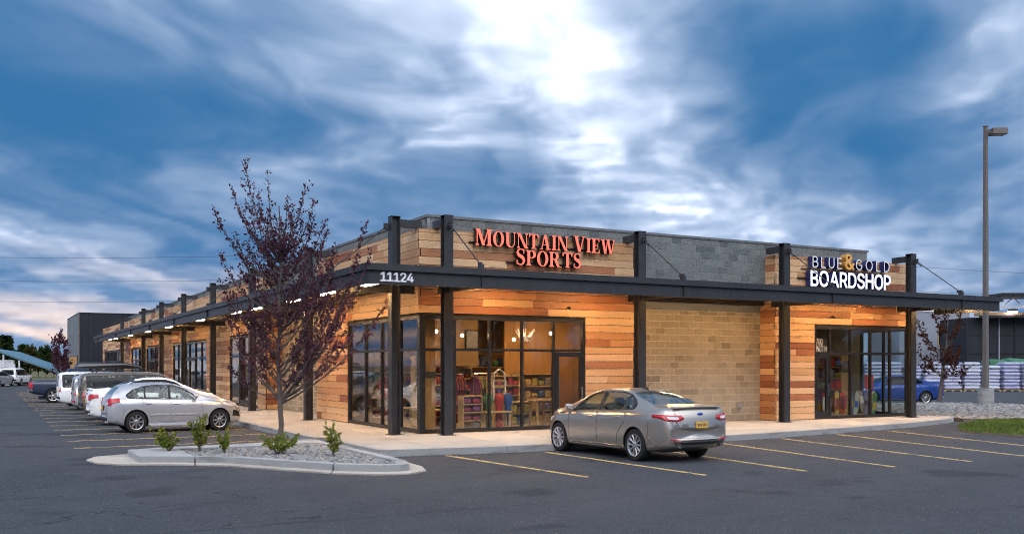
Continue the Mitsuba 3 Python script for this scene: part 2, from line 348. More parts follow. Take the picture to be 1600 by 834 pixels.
# ---------------------------------------------------------------- the building
B = thing('commercial_building', 'long single storey shop building of grey block and multicoloured wood cladding on the corner', 'building')
HEAD, TRANSOM, WOOD_TOP, PAR_TOP = 3.30, 2.39, 5.57, 6.03
wood_n, block_n = [0], [0]
stuff_wood, stuff_block = [], []
brg = random.Random(21)

def px_size(x, y, L):
    d = np.array([x, y, 2.0]) - EYE; z = d @ FWD
    return 1496 * .64 * L / max(z, 1)

cand_wood, cand_block = [], []
def place(face, a0, a1, z0, z1, off, th):
    """a slab on a face: ('Y', y) faces -Y, a = X; ('X', x) faces -X, a = Y; ('E', x) faces +X"""
    k, c = face
    if k == 'Y': return bx(a0, a1, c + off, c + off + th, z0, z1)
    if k == 'X': return bx(c + off, c + off + th, a0, a1, z0, z1)
    if k == 'E': return bx(c - off - th, c - off, a0, a1, z0, z1)
def clad(face, a0, a1, holes=(), z0=.165, z1=WOOD_TOP, lens=(1.5, 3.9), seed=0, runs=None):
    """rows of wood boards with open joints over a dark backing; holes = (a0, a1, z0, z1)"""
    rg = random.Random(seed * 17 + 5)
    walls = sbox(a0, z0 - .012, a1, z1)
    for h in holes: walls = walls.difference(sbox(h[0], h[2], h[1], h[3]))
    for g in getattr(walls, 'geoms', [walls]):
        ext = extr(g, .03)
        v = ext.vertices.copy(); k, c = face
        if k == 'Y': ext.vertices = np.stack([v[:, 0], c + .022 + v[:, 2] , v[:, 1]], 1)
        elif k == 'X': ext.vertices = np.stack([c + .022 + v[:, 2], v[:, 0], v[:, 1]], 1)
        else: ext.vertices = np.stack([c - .022 - v[:, 2], v[:, 0], v[:, 1]], 1)
        obj('sheathing', ext, 'backing', B)
    z = z0; last = None
    while z < z1 - .02:
        zt = min(z + P0, z1)
        spans = [(a0, a1)]
        for h in holes:
            if h[2] < zt - .03 and h[3] > z + .03:
                spans = [q for s_ in spans for q in ((s_[0], min(s_[1], h[0])), (max(s_[0], h[1]), s_[1])) if q[1] - q[0] > .02]
        for s0, s1 in spans:
            cut = [h for h in holes if h[2] < zt - .003 and h[3] > z + .003 and h[0] < s1 and h[1] > s0]
            zz0, zz1 = z, zt
            for h in cut:
                if h[3] > z and h[3] < zt: zz0 = max(zz0, h[3])
                if h[2] > z and h[2] < zt: zz1 = min(zz1, h[2])
            a = s0
            while a < s1 - .01:
                ln = rg.uniform(*lens) if rg.random() < .8 else rg.uniform(.6, 1.2)
                b = a + ln
                if s1 - b < .45: b = s1
                b = min(b, s1)
                t = rg.random()
                tone = rg.uniform(.0, .22) if t < .44 else rg.uniform(.25, .52) if t < .70 else rg.uniform(.6, 1.0)
                if last is not None and abs(tone - last) < .05: tone = min(1, tone + .12)
                last = tone
                if zz1 - zz0 > .02:
                    cand_wood.append((face, a, b, zz0, zz1, tone, rg.random(), rg.uniform(-.0015, .0015)))
                a = b
        z = zt
def blocks(face, a0, a1, z0, z1, col, seed, length=.385, mort='mortar', holes=()):
    rg = random.Random(seed); k = 0; z = z0
    obj('mortar', place(face, a0, a1, z0, z1, .010, .05), mort, B)
    row = 0
    while z < z1 - .03:
        zt = min(z + P0, z1); a = a0 - (length / 2 if row % 2 else 0)
        while a < a1 - .01:
            b = min(a + length, a1); s = max(a, a0)
            if b - s > .03:
                t = rg.random(); tone = rg.uniform(.0, .4) if t < .8 else rg.uniform(.45, .9)
                cand_block.append((face, s, b, z, zt, tone, col, rg.uniform(-.0025, .0025)))
            a = a + length
        z = zt; row += 1
def centre(face, a, z):
    return (a, face[1]) if face[0] == 'Y' else (face[1], a)
def flush_pieces():
    for cand, name, mat, gap, lim in ((cand_wood, 'board', 'wood', .006, 300), (cand_block, 'block', 'block', .0105, 300)):
        size = []
        for c in cand:
            x, y = centre(c[0], (c[1] + c[2]) / 2, 0)
            fac = .75 if c[0][0] == 'Y' else .45
            size.append(px_size(x, y, c[2] - c[1]) * fac * px_size(x, y, c[4] - c[3]) * (0.5 if c[3] > 3.8 and c[4] < 4.3 else 1))
        order = np.argsort(-np.array(size)); rest = [], [], [0]
        for r_, i in enumerate(order):
            face, a, b, z0, z1, tone, s_, off = cand[i]
            m = place(face, a + gap, b - gap, z0 + gap, z1 - gap, off, .024 if name == 'board' else .03)
            if r_ < lim: obj(name, m, mat, B, uv=(tone, s_))
            else:
                rest[0].append(m); rest[1].append(np.tile([tone, s_], (len(m.vertices), 1)))
        if rest[0]: obj(name, cat(rest[0]), mat, B, uv=np.vstack(rest[1]), kind='stuff')

# glazed storefronts ---------------------------------------------------------
def frame_bar(face, a0, a1, z0, z1, d0=.02, d1=.13):
    return place(face, a0, a1, z0, z1, d0, d1 - d0)
def storefront(face, a0, a1, mull, door=None, w=.055, corner=None, z0=.17, doors=()):
    """frame with mullions, transom and one pane per bay; door = index of the bay that has a door"""
    obj('window_head', frame_bar(face, a0, a1, HEAD - .10, HEAD), 'frame_black', B); obj('sill', frame_bar(face, a0, a1, z0, z0 + .09), 'frame_black', B)
    edges = [a0] + list(mull) + [a1]
    for i, m in enumerate(edges):
        ww = w * 1.6 if i in (0, len(edges) - 1) else w
        lo, hi = (m, m + ww) if i == 0 else (m - ww, m) if i == len(edges) - 1 else (m - ww / 2, m + ww / 2)
        obj('mullion', frame_bar(face, lo, hi, z0 + .09, HEAD - .10, .022, .128), 'frame_black', B)
    for i, (p, q) in enumerate(zip(edges, edges[1:])):
        obj('transom', frame_bar(face, p + w * .5, q - w * .5, TRANSOM - .035, TRANSOM + .035, .024, .125), 'frame_black', B)
        obj('pane', pane(face, p, q, TRANSOM, HEAD - .08), 'window_glass', B)
        if i in doors or i == door:
            fr = [frame_bar(face, p + .05, p + .17, z0, TRANSOM - .05, .03, .10), frame_bar(face, q - .17, q - .05, z0, TRANSOM - .05, .03, .10),
                  frame_bar(face, p + .17, q - .17, TRANSOM - .17, TRANSOM - .05, .032, .098), frame_bar(face, p + .17, q - .17, z0, z0 + .26, .032, .098)]
            dr_ = obj('door', cat(fr), 'frame_black', B)
            obj('handle', cat(frame_bar(face, q - .15, q - .125, .95, 1.35, -.05, -.025), frame_bar(face, q - .15, q - .125, .97, 1.0, -.03, .04), frame_bar(face, q - .15, q - .125, 1.3, 1.33, -.03, .04)), 'chrome', dr_)
            obj('pane', pane(face, p + .15, q - .15, z0 + .24, TRANSOM - .15), 'window_glass', dr_)
        else:
            obj('pane', pane(face, p, q, z0 + .08, TRANSOM), 'window_glass', B)
def pane(face, a0, a1, z0, z1):
    k, c = face; o = .075
    if k == 'Y': v = [(a0, c + o, z0), (a1, c + o, z0), (a1, c + o, z1), (a0, c + o, z1)]
    elif k == 'X': v = [(c + o, a1, z0), (c + o, a0, z0), (c + o, a0, z1), (c + o, a1, z1)]
    else: v = [(c - o, a0, z0), (c - o, a1, z0), (c - o, a1, z1), (c - o, a0, z1)]
    return trimesh.Trimesh(np.array(v, float), [[0, 1, 2], [0, 2, 3]], process=False)
plain('chrome', (.6, .6, .6), .25, .5, 1.0)

FY, FX = ('Y', 0.0), ('X', 0.0)
RX1, BX0, BX1 = 6.98, 12.62, 19.2
REC = .70                                                # depth of the block recesses
# south face
clad(FY, 0, RX1, [(0, 5.23, 0, HEAD)], seed=1)
clad(('E', RX1), 0, REC + .1, seed=4)
clad(('X', BX0), 0, REC + .1, seed=5, lens=(2, 3))
clad(FY, BX0, BX1, [(14.41, BX1, 0, HEAD)], seed=2)
clad(('E', BX1), 0, 4.8, [(0, 2.2, 0, HEAD)], seed=6)
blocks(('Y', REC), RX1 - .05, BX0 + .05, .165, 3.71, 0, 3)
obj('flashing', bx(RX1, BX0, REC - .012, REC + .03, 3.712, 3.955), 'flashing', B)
PARS = .45
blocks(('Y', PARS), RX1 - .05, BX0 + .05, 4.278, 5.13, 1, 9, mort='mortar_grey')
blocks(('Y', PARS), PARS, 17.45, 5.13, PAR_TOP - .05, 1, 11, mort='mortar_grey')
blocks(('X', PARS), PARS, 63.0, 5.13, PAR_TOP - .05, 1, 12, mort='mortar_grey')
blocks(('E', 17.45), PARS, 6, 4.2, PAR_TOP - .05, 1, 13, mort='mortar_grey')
obj('coping', cat(bx(PARS - .03, 17.5, PARS - .03, PARS + .30, PAR_TOP - .05, PAR_TOP + .02), bx(PARS - .03, PARS + .3, PARS + .301, 63.02, PAR_TOP - .05, PAR_TOP + .02),
    bx(17.2, 17.501, PARS + .301, 6, PAR_TOP - .05, PAR_TOP + .02)), 'flashing', B)
obj('roof', cat(bx(RX1, BX0, PARS + .05, REC + .1, 3.95, 4.4), bx(PARS + .05, REC + .1, 8.9, 15.95, 3.95, 4.4), bx(.5, 19.1, .5, 62.9, 4.9, 5.06), bx(.056, RX1, .055, .5, 5.0, 5.06), bx(BX0, 19.1, .055, .5, 5.0, 5.06), bx(.055, .5, .5, 8.9, 5.0, 5.06), bx(.055, .5, 15.95, 79, 5.0, 5.06)), 'backing', B)
# tops of the wood boxes
obj('coping', cat(bx(-.004, RX1 + .004, -.004, PARS - .035, WOOD_TOP - .008, WOOD_TOP + .014), bx(BX0 - .004, BX1 + .004, -.004, .36, WOOD_TOP - .008, WOOD_TOP + .014)), 'wood', B, uv=(.55, .3))
# west face: wood boxes and block recesses, from the corner northwards
west = [(0, 8.95, [(.0, 5.75)], 1), (15.9, 27.2, [(17.2, 22.6)], 2), (27.2, 42.3, [(28.0, 38.3)], 3), (42.4, 50.9, [(43.9, 49.4)], 4), (50.9, 60.6, [(51.4, 57.6)], 5), (60.6, 79, [(63.5, 77.5)], 6)]
for a0, a1, hs, sd in west:
    clad(FX, a0, a1, [(h0, h1, 0, HEAD) for h0, h1 in hs], seed=30 + sd, lens=(1.2, 3.6), z1=WOOD_TOP if sd != 3 else WOOD_TOP)
    obj('coping', bx(-.004, PARS - .035, a0 + (.42 if a0 == 0 else 0), a1, WOOD_TOP - .008, WOOD_TOP + .014), 'wood', B, uv=(.5, .2))
clad(('Y', 15.9), 0, REC + .1, seed=41, lens=(2, 3))
def clad_back(y, seed): clad(('Y', y), 0, REC + .1, seed=seed, lens=(2, 3))
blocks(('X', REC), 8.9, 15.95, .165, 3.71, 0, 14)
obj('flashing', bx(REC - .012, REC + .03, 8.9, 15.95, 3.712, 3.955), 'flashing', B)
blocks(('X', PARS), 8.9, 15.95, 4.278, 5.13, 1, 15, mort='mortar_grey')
obj('sheathing', cat(bx(0.03, REC, 8.9, 8.95, .17, 5.1), bx(.0, .4, 78.9, 79, .17, 5.5)), 'backing', B)
flush_pieces()
# storefronts
storefront(('Y', .0), .10, 5.23, [1.06, 2.12, 3.15, 4.18], door=4)
storefront(('X', .0), .10, 5.75, [1.45, 2.86, 4.2])
obj('mullion', bx(.02, .10, .02, .10, .17, HEAD), 'frame_black', B)
storefront(('Y', .0), 14.41, 19.1, [15.16, 16.17, 17.16, 18.16], door=0)
storefront(('E', BX1), .10, 2.2, [1.15])
obj('mullion', bx(BX1 - .10, BX1 - .02, .02, .10, .17, HEAD), 'frame_black', B)
storefront(FX, 17.2, 22.6, [18.9, 20.7], doors=(1,))
storefront(FX, 28.0, 38.3, [29.5, 31.2, 33.0, 34.8, 36.6], doors=(2, 3))
storefront(FX, 43.9, 49.4, [45.7, 47.5], doors=(1,))
storefront(FX, 51.4, 57.6, [53.4, 55.5], doors=(1,))
storefront(FX, 63.5, 77.5, [66.3, 69.1, 71.9, 74.7], doors=(2,))
# small wall fixtures
obj('wall_light', cat(tube((4.62, -.01, 3.62), (4.62, -.09, 3.62), .035), tube((4.62, -.09, 3.62), (4.62, -.13, 3.585), .03)), 'frame_black', B)
obj('wall_light', cat(tube((15.2, -.01, 3.62), (15.2, -.09, 3.62), .035), tube((15.2, -.09, 3.62), (15.2, -.13, 3.585), .03)), 'frame_black', B)
obj('hose_tap', cat(tube((11.75, REC + .0, .62), (11.75, REC - .03, .62), .11, n=16), tube((11.75, REC - .03, .62), (11.75, REC - .10, .60), .035)), 'kerb', B)

# ---------------------------------------------------------------- steel posts (H sections) and the canopy
def h_post(x, y, z0, z1, alongX=True, w=.25, d=.25, t=.022):
    if alongX: return cat(bx(x - w / 2, x + w / 2, y - d / 2, y - d / 2 + t, z0, z1), bx(x - w / 2, x + w / 2, y + d / 2 - t, y + d / 2, z0, z1), bx(x - t / 2, x + t / 2, y - d / 2 + t, y + d / 2 - t, z0, z1))
    return cat(bx(x - d / 2, x - d / 2 + t, y - w / 2, y + w / 2, z0, z1), bx(x + d / 2 - t, x + d / 2, y - w / 2, y + w / 2, z0, z1), bx(x - d / 2 + t, x + d / 2 - t, y - t / 2, y + t / 2, z0, z1))
CX0, CX1, CY0, CY1 = -2.45, 20.5, -2.70, 61.3
front_posts = [(.52, 'nearest the building corner on the front'), (6.72, 'left of the plain block wall'), (12.42, 'left of the boardshop entrance'), (18.42, 'at the right end of the boardshop')]
side_posts = [(.2, 'next to the corner windows on the side facade'), (7.9, 'in front of the block recess behind the plum tree'), (15.6, 'before the second shop bay of the side facade'), (23.3, 'third from the corner along the side facade'),
              (31.0, 'before the third shop of the side facade'), (38.6, 'fifth along the side facade'), (46.3, 'sixth along the side facade'), (58.2, 'last and farthest along the side facade')]
def post(x, y, south, txt):
    t = thing('steel_post', f'black steel post through the canopy, {txt}', 'post', 'black steel posts carrying the canopy')
    obj('column', h_post(x, y, .162, 5.86, south), 'steel', t)
    obj('base_plate', bx(x - .19, x + .19, y - .19, y + .19, .149, .163), 'steel', t)
    obj('cap_plate', bx(x - .135, x + .135, y - .135, y + .135, 5.861, 5.872), 'steel', t)
    if south:
        obj('tie_bracket', cat(bx(x - .012, x + .012, y - .30, y - .126, 5.50, 5.68), tube((x - .05, y - .24, 5.58), (x + .05, y - .24, 5.58), .045)), 'steel', t)
        r = obj('tie_rod', cat(tube((x, y - .24, 5.58), (x, CY0 + .12, 4.40), .016), tube((x, y - .24, 5.58), (x, y - .42, 5.42), .026)), 'steel', t)
        obj('anchor', cat(bx(x - .05, x + .05, CY0 + .04, CY0 + .18, 4.302, 4.42), bx(x - .012, x + .012, CY0 + .06, CY0 + .26, 4.40, 4.47)), 'steel', r)
    else:
        obj('tie_bracket', cat(bx(x - .30, x - .126, y - .012, y + .012, 5.50, 5.68), tube((x - .24, y - .05, 5.58), (x - .24, y + .05, 5.58), .045)), 'steel', t)
        r = obj('tie_rod', tube((x - .24, y, 5.58), (CX0 + .12, y, 4.40), .016), 'steel', t)
        obj('anchor', bx(CX0 + .04, CX0 + .18, y - .05, y + .05, 4.302, 4.42), 'steel', r)
    # stub that ties the post back to the wall above the cladding
    obj('wall_stub', bx(x - .08, x + .08, y + .127, y + .75, 5.60, 5.80) if south else bx(x + .127, x + .75, y - .08, y + .08, 5.60, 5.80), 'steel', t)
for x, txt in front_posts: post(x, -.62, True, txt)
for y, txt in side_posts: post(-.62, y, False, txt)

C = thing('canopy', 'flat black steel canopy wrapping round the corner above the shopfronts', 'canopy')
def Lshape(inset, z0, z1):
    p = Polygon([(CX0 + inset, CY0 + inset), (CX1 - inset, CY0 + inset), (CX1 - inset, -.004), (-.004, -.004), (-.004, CY1 - inset), (CX0 + inset, CY1 - inset)])
    return p
holes = unary_union([sbox(x - .14, -.76, x + .14, -.48) for x, _ in front_posts] + [sbox(-.76, y - .14, -.48, y + .14) for y, _ in side_posts])
deck = Lshape(.10, 0, 0).difference(holes)
obj('deck', extr(deck, .07, 4.09), 'soffit', C)
rec_strip = unary_union([sbox(RX1 + .01, -.031, BX0 - .01, REC - .02), sbox(-.031, 8.96, REC - .02, 15.89)])
obj('deck', extr(rec_strip, .068, 4.091), 'soffit', C)
cap = Lshape(0, 0, 0).difference(Lshape(.14, 0, 0).union(sbox(-.2, -.2, 30, 90)))
obj('edge_cap', extr(Polygon([(CX0, CY0), (CX1, CY0), (CX1, -.03), (CX1 - .14, -.03), (CX1 - .14, CY0 + .14), (CX0 + .14, CY0 + .14), (CX0 + .14, CY1), (CX0, CY1)]), .155, 4.145), 'steel', C)
i = .085
obj('fascia_channel', extr(Polygon([(CX0 + i, CY0 + i), (CX1 - i, CY0 + i), (CX1 - i, -.04), (CX1 - i - .02, -.04), (CX1 - i - .02, CY0 + i + .02), (CX0 + i + .02, CY0 + i + .02), (CX0 + i + .02, CY1 - .02), (CX0 + i, CY1 - .02)]), .30, 3.845), 'steel', C)
obj('fascia_flange', extr(Polygon([(CX0 + .02, CY0 + .02), (CX1 - .02, CY0 + .02), (CX1 - .02, -.05), (CX1 - .10, -.05), (CX1 - .10, CY0 + .1), (CX0 + .1, CY0 + .1), (CX0 + .1, CY1 - .03), (CX0 + .02, CY1 - .03)]), .016, 3.83), 'steel', C)
for x, _ in front_posts:
    obj('beam', cat(bx(x - .07, x + .07, CY0 + .11, -.04, 3.86, 3.875), bx(x - .07, x + .07, CY0 + .11, -.04, 4.06, 4.075), bx(x - .006, x + .006, CY0 + .11, -.04, 3.875, 4.06)), 'steel', C)
    obj('stiffener', bx(x - .012, x + .012, CY0 + .03, CY0 + .084, 3.847, 4.143), 'steel', C)
for y, _ in side_posts:
    obj('beam', cat(bx(CX0 + .11, -.04, y - .07, y + .07, 3.86, 3.875), bx(CX0 + .11, -.04, y - .07, y + .07, 4.06, 4.075), bx(CX0 + .11, -.04, y - .006, y + .006, 3.875, 4.06)), 'steel', C)
    obj('stiffener', bx(CX0 + .03, CX0 + .084, y - .012, y + .012, 3.847, 4.143), 'steel', C)
rib = [bx(CX0 + .12, CX1 - .12, y, y + .05, 4.055, 4.088) for y in np.arange(CY0 + .35, -.1, .32)]
rib2 = [bx(x, x + .05, -.05, CY1 - .1, 4.055, 4.088) for x in np.arange(CX0 + .35, -.1, .32)]
obj('soffit_rib', cat(rib), 'soffit', C, kind='stuff'); obj('soffit_rib', cat(rib2), 'soffit', C, kind='stuff')

# lamps under the canopy -----------------------------------------------------
LAMP = np.array([1.0, .585, .24])
def strip_light(x, y, along, txt, power, ln=1.15, w=.15, z=4.05):
    t = thing('canopy_light', f'lit strip light under the canopy, {txt}', 'light', 'strip lights under the canopy')
    dx, dy = (ln / 2, w / 2) if along == 'X' else (w / 2, ln / 2)
    obj('housing', bx(x - dx - .02, x + dx + .02, y - dy - .02, y + dy + .02, z - .04, z), 'steel', t)
    m = bx(x - dx, x + dx, y - dy, y + dy, z - .085, z - .0405)
    obj('diffuser', m, 'white_paint', t, emitter={'type': 'area', 'radiance': rgb(*(LAMP * power))})
PW_F, PW_S = 13.5, 16.5
for x, txt in [(2.1, 'over the front entrance walk of the sports shop'), (5.2, 'over the door of the sports shop'), (8.3, 'in front of the block wall, left one'), (11.0, 'in front of the block wall, right one'),
               (14.2, 'over the boardshop door'), (16.6, 'over the boardshop windows'), (19.6, 'at the open right end of the canopy')]:
    strip_light(x, -1.25, 'X', txt, PW_F)
for y, txt in [(-.8, 'at the building corner'), (2.8, 'second from the corner on the side'), (6.2, 'third from the corner on the side'), (10.7, 'fourth from the corner on the side'), (13.9, 'fifth from the corner on the side'), (21.0, 'sixth from the corner on the side'),
               (29.4, 'seventh from the corner on the side'), (37.0, 'eighth from the corner on the side'), (45.0, 'ninth from the corner on the side'), (53.3, 'tenth from the corner on the side'), (57.0, 'farthest from the corner on the side')]:
    strip_light(-1.62, y, 'Y', txt, PW_S)
# ---------------------------------------------------------------- cars
def car_paint(k, c, metallic=.0, rough=.32, coat=1.0):
    bsdf(k, type='twosided', b={'type': 'principled', 'base_color': rgb(*c), 'roughness': rough, 'specular': .5, 'metallic': metallic, 'clearcoat': coat, 'clearcoat_gloss': .96})
car_paint('paint_champagne', (.45, .41, .37), .75, .22)
car_paint('paint_silver', (.55, .56, .59), .55, .24)
car_paint('paint_white', (.74, .75, .76))
car_paint('paint_tan', (.17, .15, .125), .4, .32)
car_paint('paint_navy', (.012, .022, .055))
car_paint('paint_blue', (.012, .06, .30), .2)
car_paint('paint_black', (.012, .012, .014))
car_paint('paint_red', (.30, .015, .02))
plain('tyre', (.018, .018, .019), .8, .3)
plain('alloy', (.58, .58, .60), .28, .5, .85)
plain('alloy_dark', (.03, .03, .032), .5, .4, .3)
plain('alloy_grey', (.36, .36, .37), .35, .5, .8)
plain('trim_black', (.015, .015, .016), .5, .4)
plain('car_interior', (.055, .05, .046), .8, .3)
plain('seat_cloth', (.16, .145, .125), .85, .2)
bsdf('lamp_red', type='twosided', b={'type': 'principled', 'base_color': rgb(.42, .008, .012), 'roughness': .12, 'specular': .6, 'clearcoat': 1.0})
bsdf('lamp_clear', type='twosided', b={'type': 'principled', 'base_color': rgb(.62, .62, .64), 'roughness': .12, 'specular': .8, 'clearcoat': 1.0})
bsdf('tinted_glass', type='twosided', b={'type': 'principled', 'base_color': rgb(.006, .008, .010), 'roughness': .05, 'specular': .28})
bsdf('car_glass', type='dielectric', int_ior=1.5, specular_transmittance=rgb(.86, .90, .89))
plain('plate_yellow', (.62, .36, .05), .5, .4)
plain('plate_ink', (.05, .06, .14), .6, .3)

def ccw(p): p = np.asarray(p, float); a = np.sum(p[:, 0] * np.roll(p[:, 1], -1) - np.roll(p[:, 0], -1) * p[:, 1]); return p if a > 0 else p[::-1]
def prism(pts, a, b, axis):
    """polygon extruded along an axis: 'y' takes (x, z), 'x' takes (y, z), 'z' takes (x, y)"""
    m = m3.Manifold.extrude(m3.CrossSection([ccw(pts)]), b - a)
    if axis == 'y': return m.transform(np.array([[1, 0, 0, 0], [0, 0, 1, a], [0, 1, 0, 0.]]))
    if axis == 'x': return m.transform(np.array([[0, 0, 1, a], [1, 0, 0, 0], [0, 1, 0, 0.]]))
    return m.translate([0, 0, a])
def rounded(pts, r=.03):
    g = Polygon(pts).buffer(-r).buffer(r, quad_segs=4); return np.array(g.exterior.coords)[:-1]
def line_poly(pts, w):
    return np.array(LineString(pts).buffer(w / 2, cap_style=2, join_style=2).exterior.coords)[:-1]

class Loft:
    def __init__(s, spec):
        s.L = spec['L']; s.spec = spec
        s.f = {k: Pchip(*np.array(spec[k], float).T) for k in ('top', 'belt', 'bot', 'hw', 'roofw')}
        ends = np.concatenate([[0, .012, .03, .055, .09], np.linspace(.14, s.L - .14, 74), s.L - np.array([.09, .055, .03, .012, 0])])
        s.x = ends
    def solid(s, inset=0.0, half=20):
        V = []
        for x in s.x:
            zt, zs, zb, w, yr = (float(s.f[k](x)) for k in ('top', 'belt', 'bot', 'hw', 'roofw'))
            zs = min(zs, zt - .02); g = zt - zs; hgt = zs - zb
            yr = min(yr, .93 * w)
            c = np.array([(0, zb), (.84 * w, zb), (.945 * w, zb + .04 * min(1, hgt / .4)), (.982 * w, zb + .15 * min(1, hgt / .5)), (w, zb + .46 * hgt), (.998 * w, zb + .72 * hgt), (.975 * w, zs - .06 * hgt),
                          (.93 * w, zs), (yr + .035 * min(1, g / .4), zs + .80 * g), (yr - .05, zs + .935 * g), (yr * .55, zt - .03 * g), (0, zt)])
            t = np.concatenate([[0], np.cumsum(np.linalg.norm(np.diff(c, axis=0), axis=1))])
            q = np.concatenate([np.linspace(0, t[1], 3)[:-1], np.linspace(t[1], t[7], 11)[:-1], np.linspace(t[7], t[9], 9)[:-1], np.linspace(t[9], t[11], 6)])
            y, z = Pchip(t, c[:, 0])(q), Pchip(t, c[:, 1])(q)
            if inset:
                y = y * (1 - inset / max(w, .3)); zc = .5 * (zb + zt); z = zc + (z - zc) * (1 - inset / max(.5 * (zt - zb), .15))
            ring = np.concatenate([np.stack([y, z], 1), np.stack([-y[-2:0:-1], z[-2:0:-1]], 1)])
            xx = s.L / 2 + (x - s.L / 2) * (1 - inset / (s.L / 2))
            er, ef = max(0, 1 - x / .8), max(0, 1 - (s.L - x) / .8)
            yn = np.abs(ring[:, 0]) / spec_w(s.spec)
            X = xx + er * s.spec.get('bow_r', .14) * yn ** 2.4 - ef * s.spec.get('bow_f', .22) * yn ** 2.2
            V.append(np.column_stack([X, ring]))
        n = len(V[0]); k = len(V); v = np.vstack(V + [[V[0].mean(0)], [V[-1].mean(0)]])
        i = np.arange(n); j = (i + 1) % n; F = []
        for q in range(k - 1):
            a, b = q * n, (q + 1) * n
            F += [np.stack([a + i, b + i, b + j], 1), np.stack([a + i, b + j, a + j], 1)]
        F += [np.stack([i, j, i * 0 + k * n], 1), np.stack([(k - 1) * n + j, (k - 1) * n + i, i * 0 + k * n + 1], 1)]
        F = np.vstack(F)
        m = trimesh.Trimesh(v, F, process=False)
        if m.volume < 0: m.faces = m.faces[:, ::-1]
        return to_man(m)
def spec_w(spec): return max(p[1] for p in spec['hw'])

def wheel_parts(R, wd, kind):
    """tyre and rim around the y axis, outside towards +y"""
    rr = R * .70
    prof = [(rr - .012, -wd * .42), (rr + .01, -wd * .5), (R - .03, -wd * .5), (R - .008, -wd * .42), (R, -wd * .3), (R, wd * .3), (R - .008, wd * .42), (R - .03, wd * .5), (rr + .01, wd * .5), (rr - .012, wd * .42), (rr - .012, -wd * .42)]
    ty = lathe(prof, 40); ty.vertices = ty.vertices[:, [0, 2, 1]]; ty.faces = ty.faces[:, ::-1]
    o = wd * .5
    lip = lathe([(rr - .035, o - .05), (rr - .028, o - .006), (rr - .004, o + .004), (rr - .002, o - .02), (rr - .03, o - .055), (rr - .035, o - .05)], 40)
    sp = [lip]
    n = 10 if kind == 'fine' else 8 if kind == 'multi' else 5
    for q in range(n):
        for sgn in ((-1, 1) if kind == 'fine' else (0,)):
            a = 2 * math.pi * q / n; half = {'fine': .011, 'multi': .026, 'five': .045}[kind] * R / .33
            b = cham(.03, rr - .02, -half, half, o - .055, o - .012, .006)
            if kind == 'fine': b.apply_transform(trimesh.transformations.rotation_matrix(sgn * .085, [0, 0, 1], [.05, 0, 0]))
            b.apply_transform(trimesh.transformations.rotation_matrix(a, [0, 0, 1])); sp.append(b)
    hub = lathe([(0, o - .06), (.068, o - .06), (.066, o - .012), (.04, o - .002), (0, o - .002)], 20); sp.append(hub)
    rim = cat(sp); rim.vertices = rim.vertices[:, [0, 2, 1]]; rim.faces = rim.faces[:, ::-1]
    disc = lathe([(0, -.01), (rr - .02, -.01), (rr - .02, .0), (0, .0)], 32); disc.vertices = disc.vertices[:, [0, 2, 1]]; disc.faces = disc.faces[:, ::-1]
    return ty, rim, disc

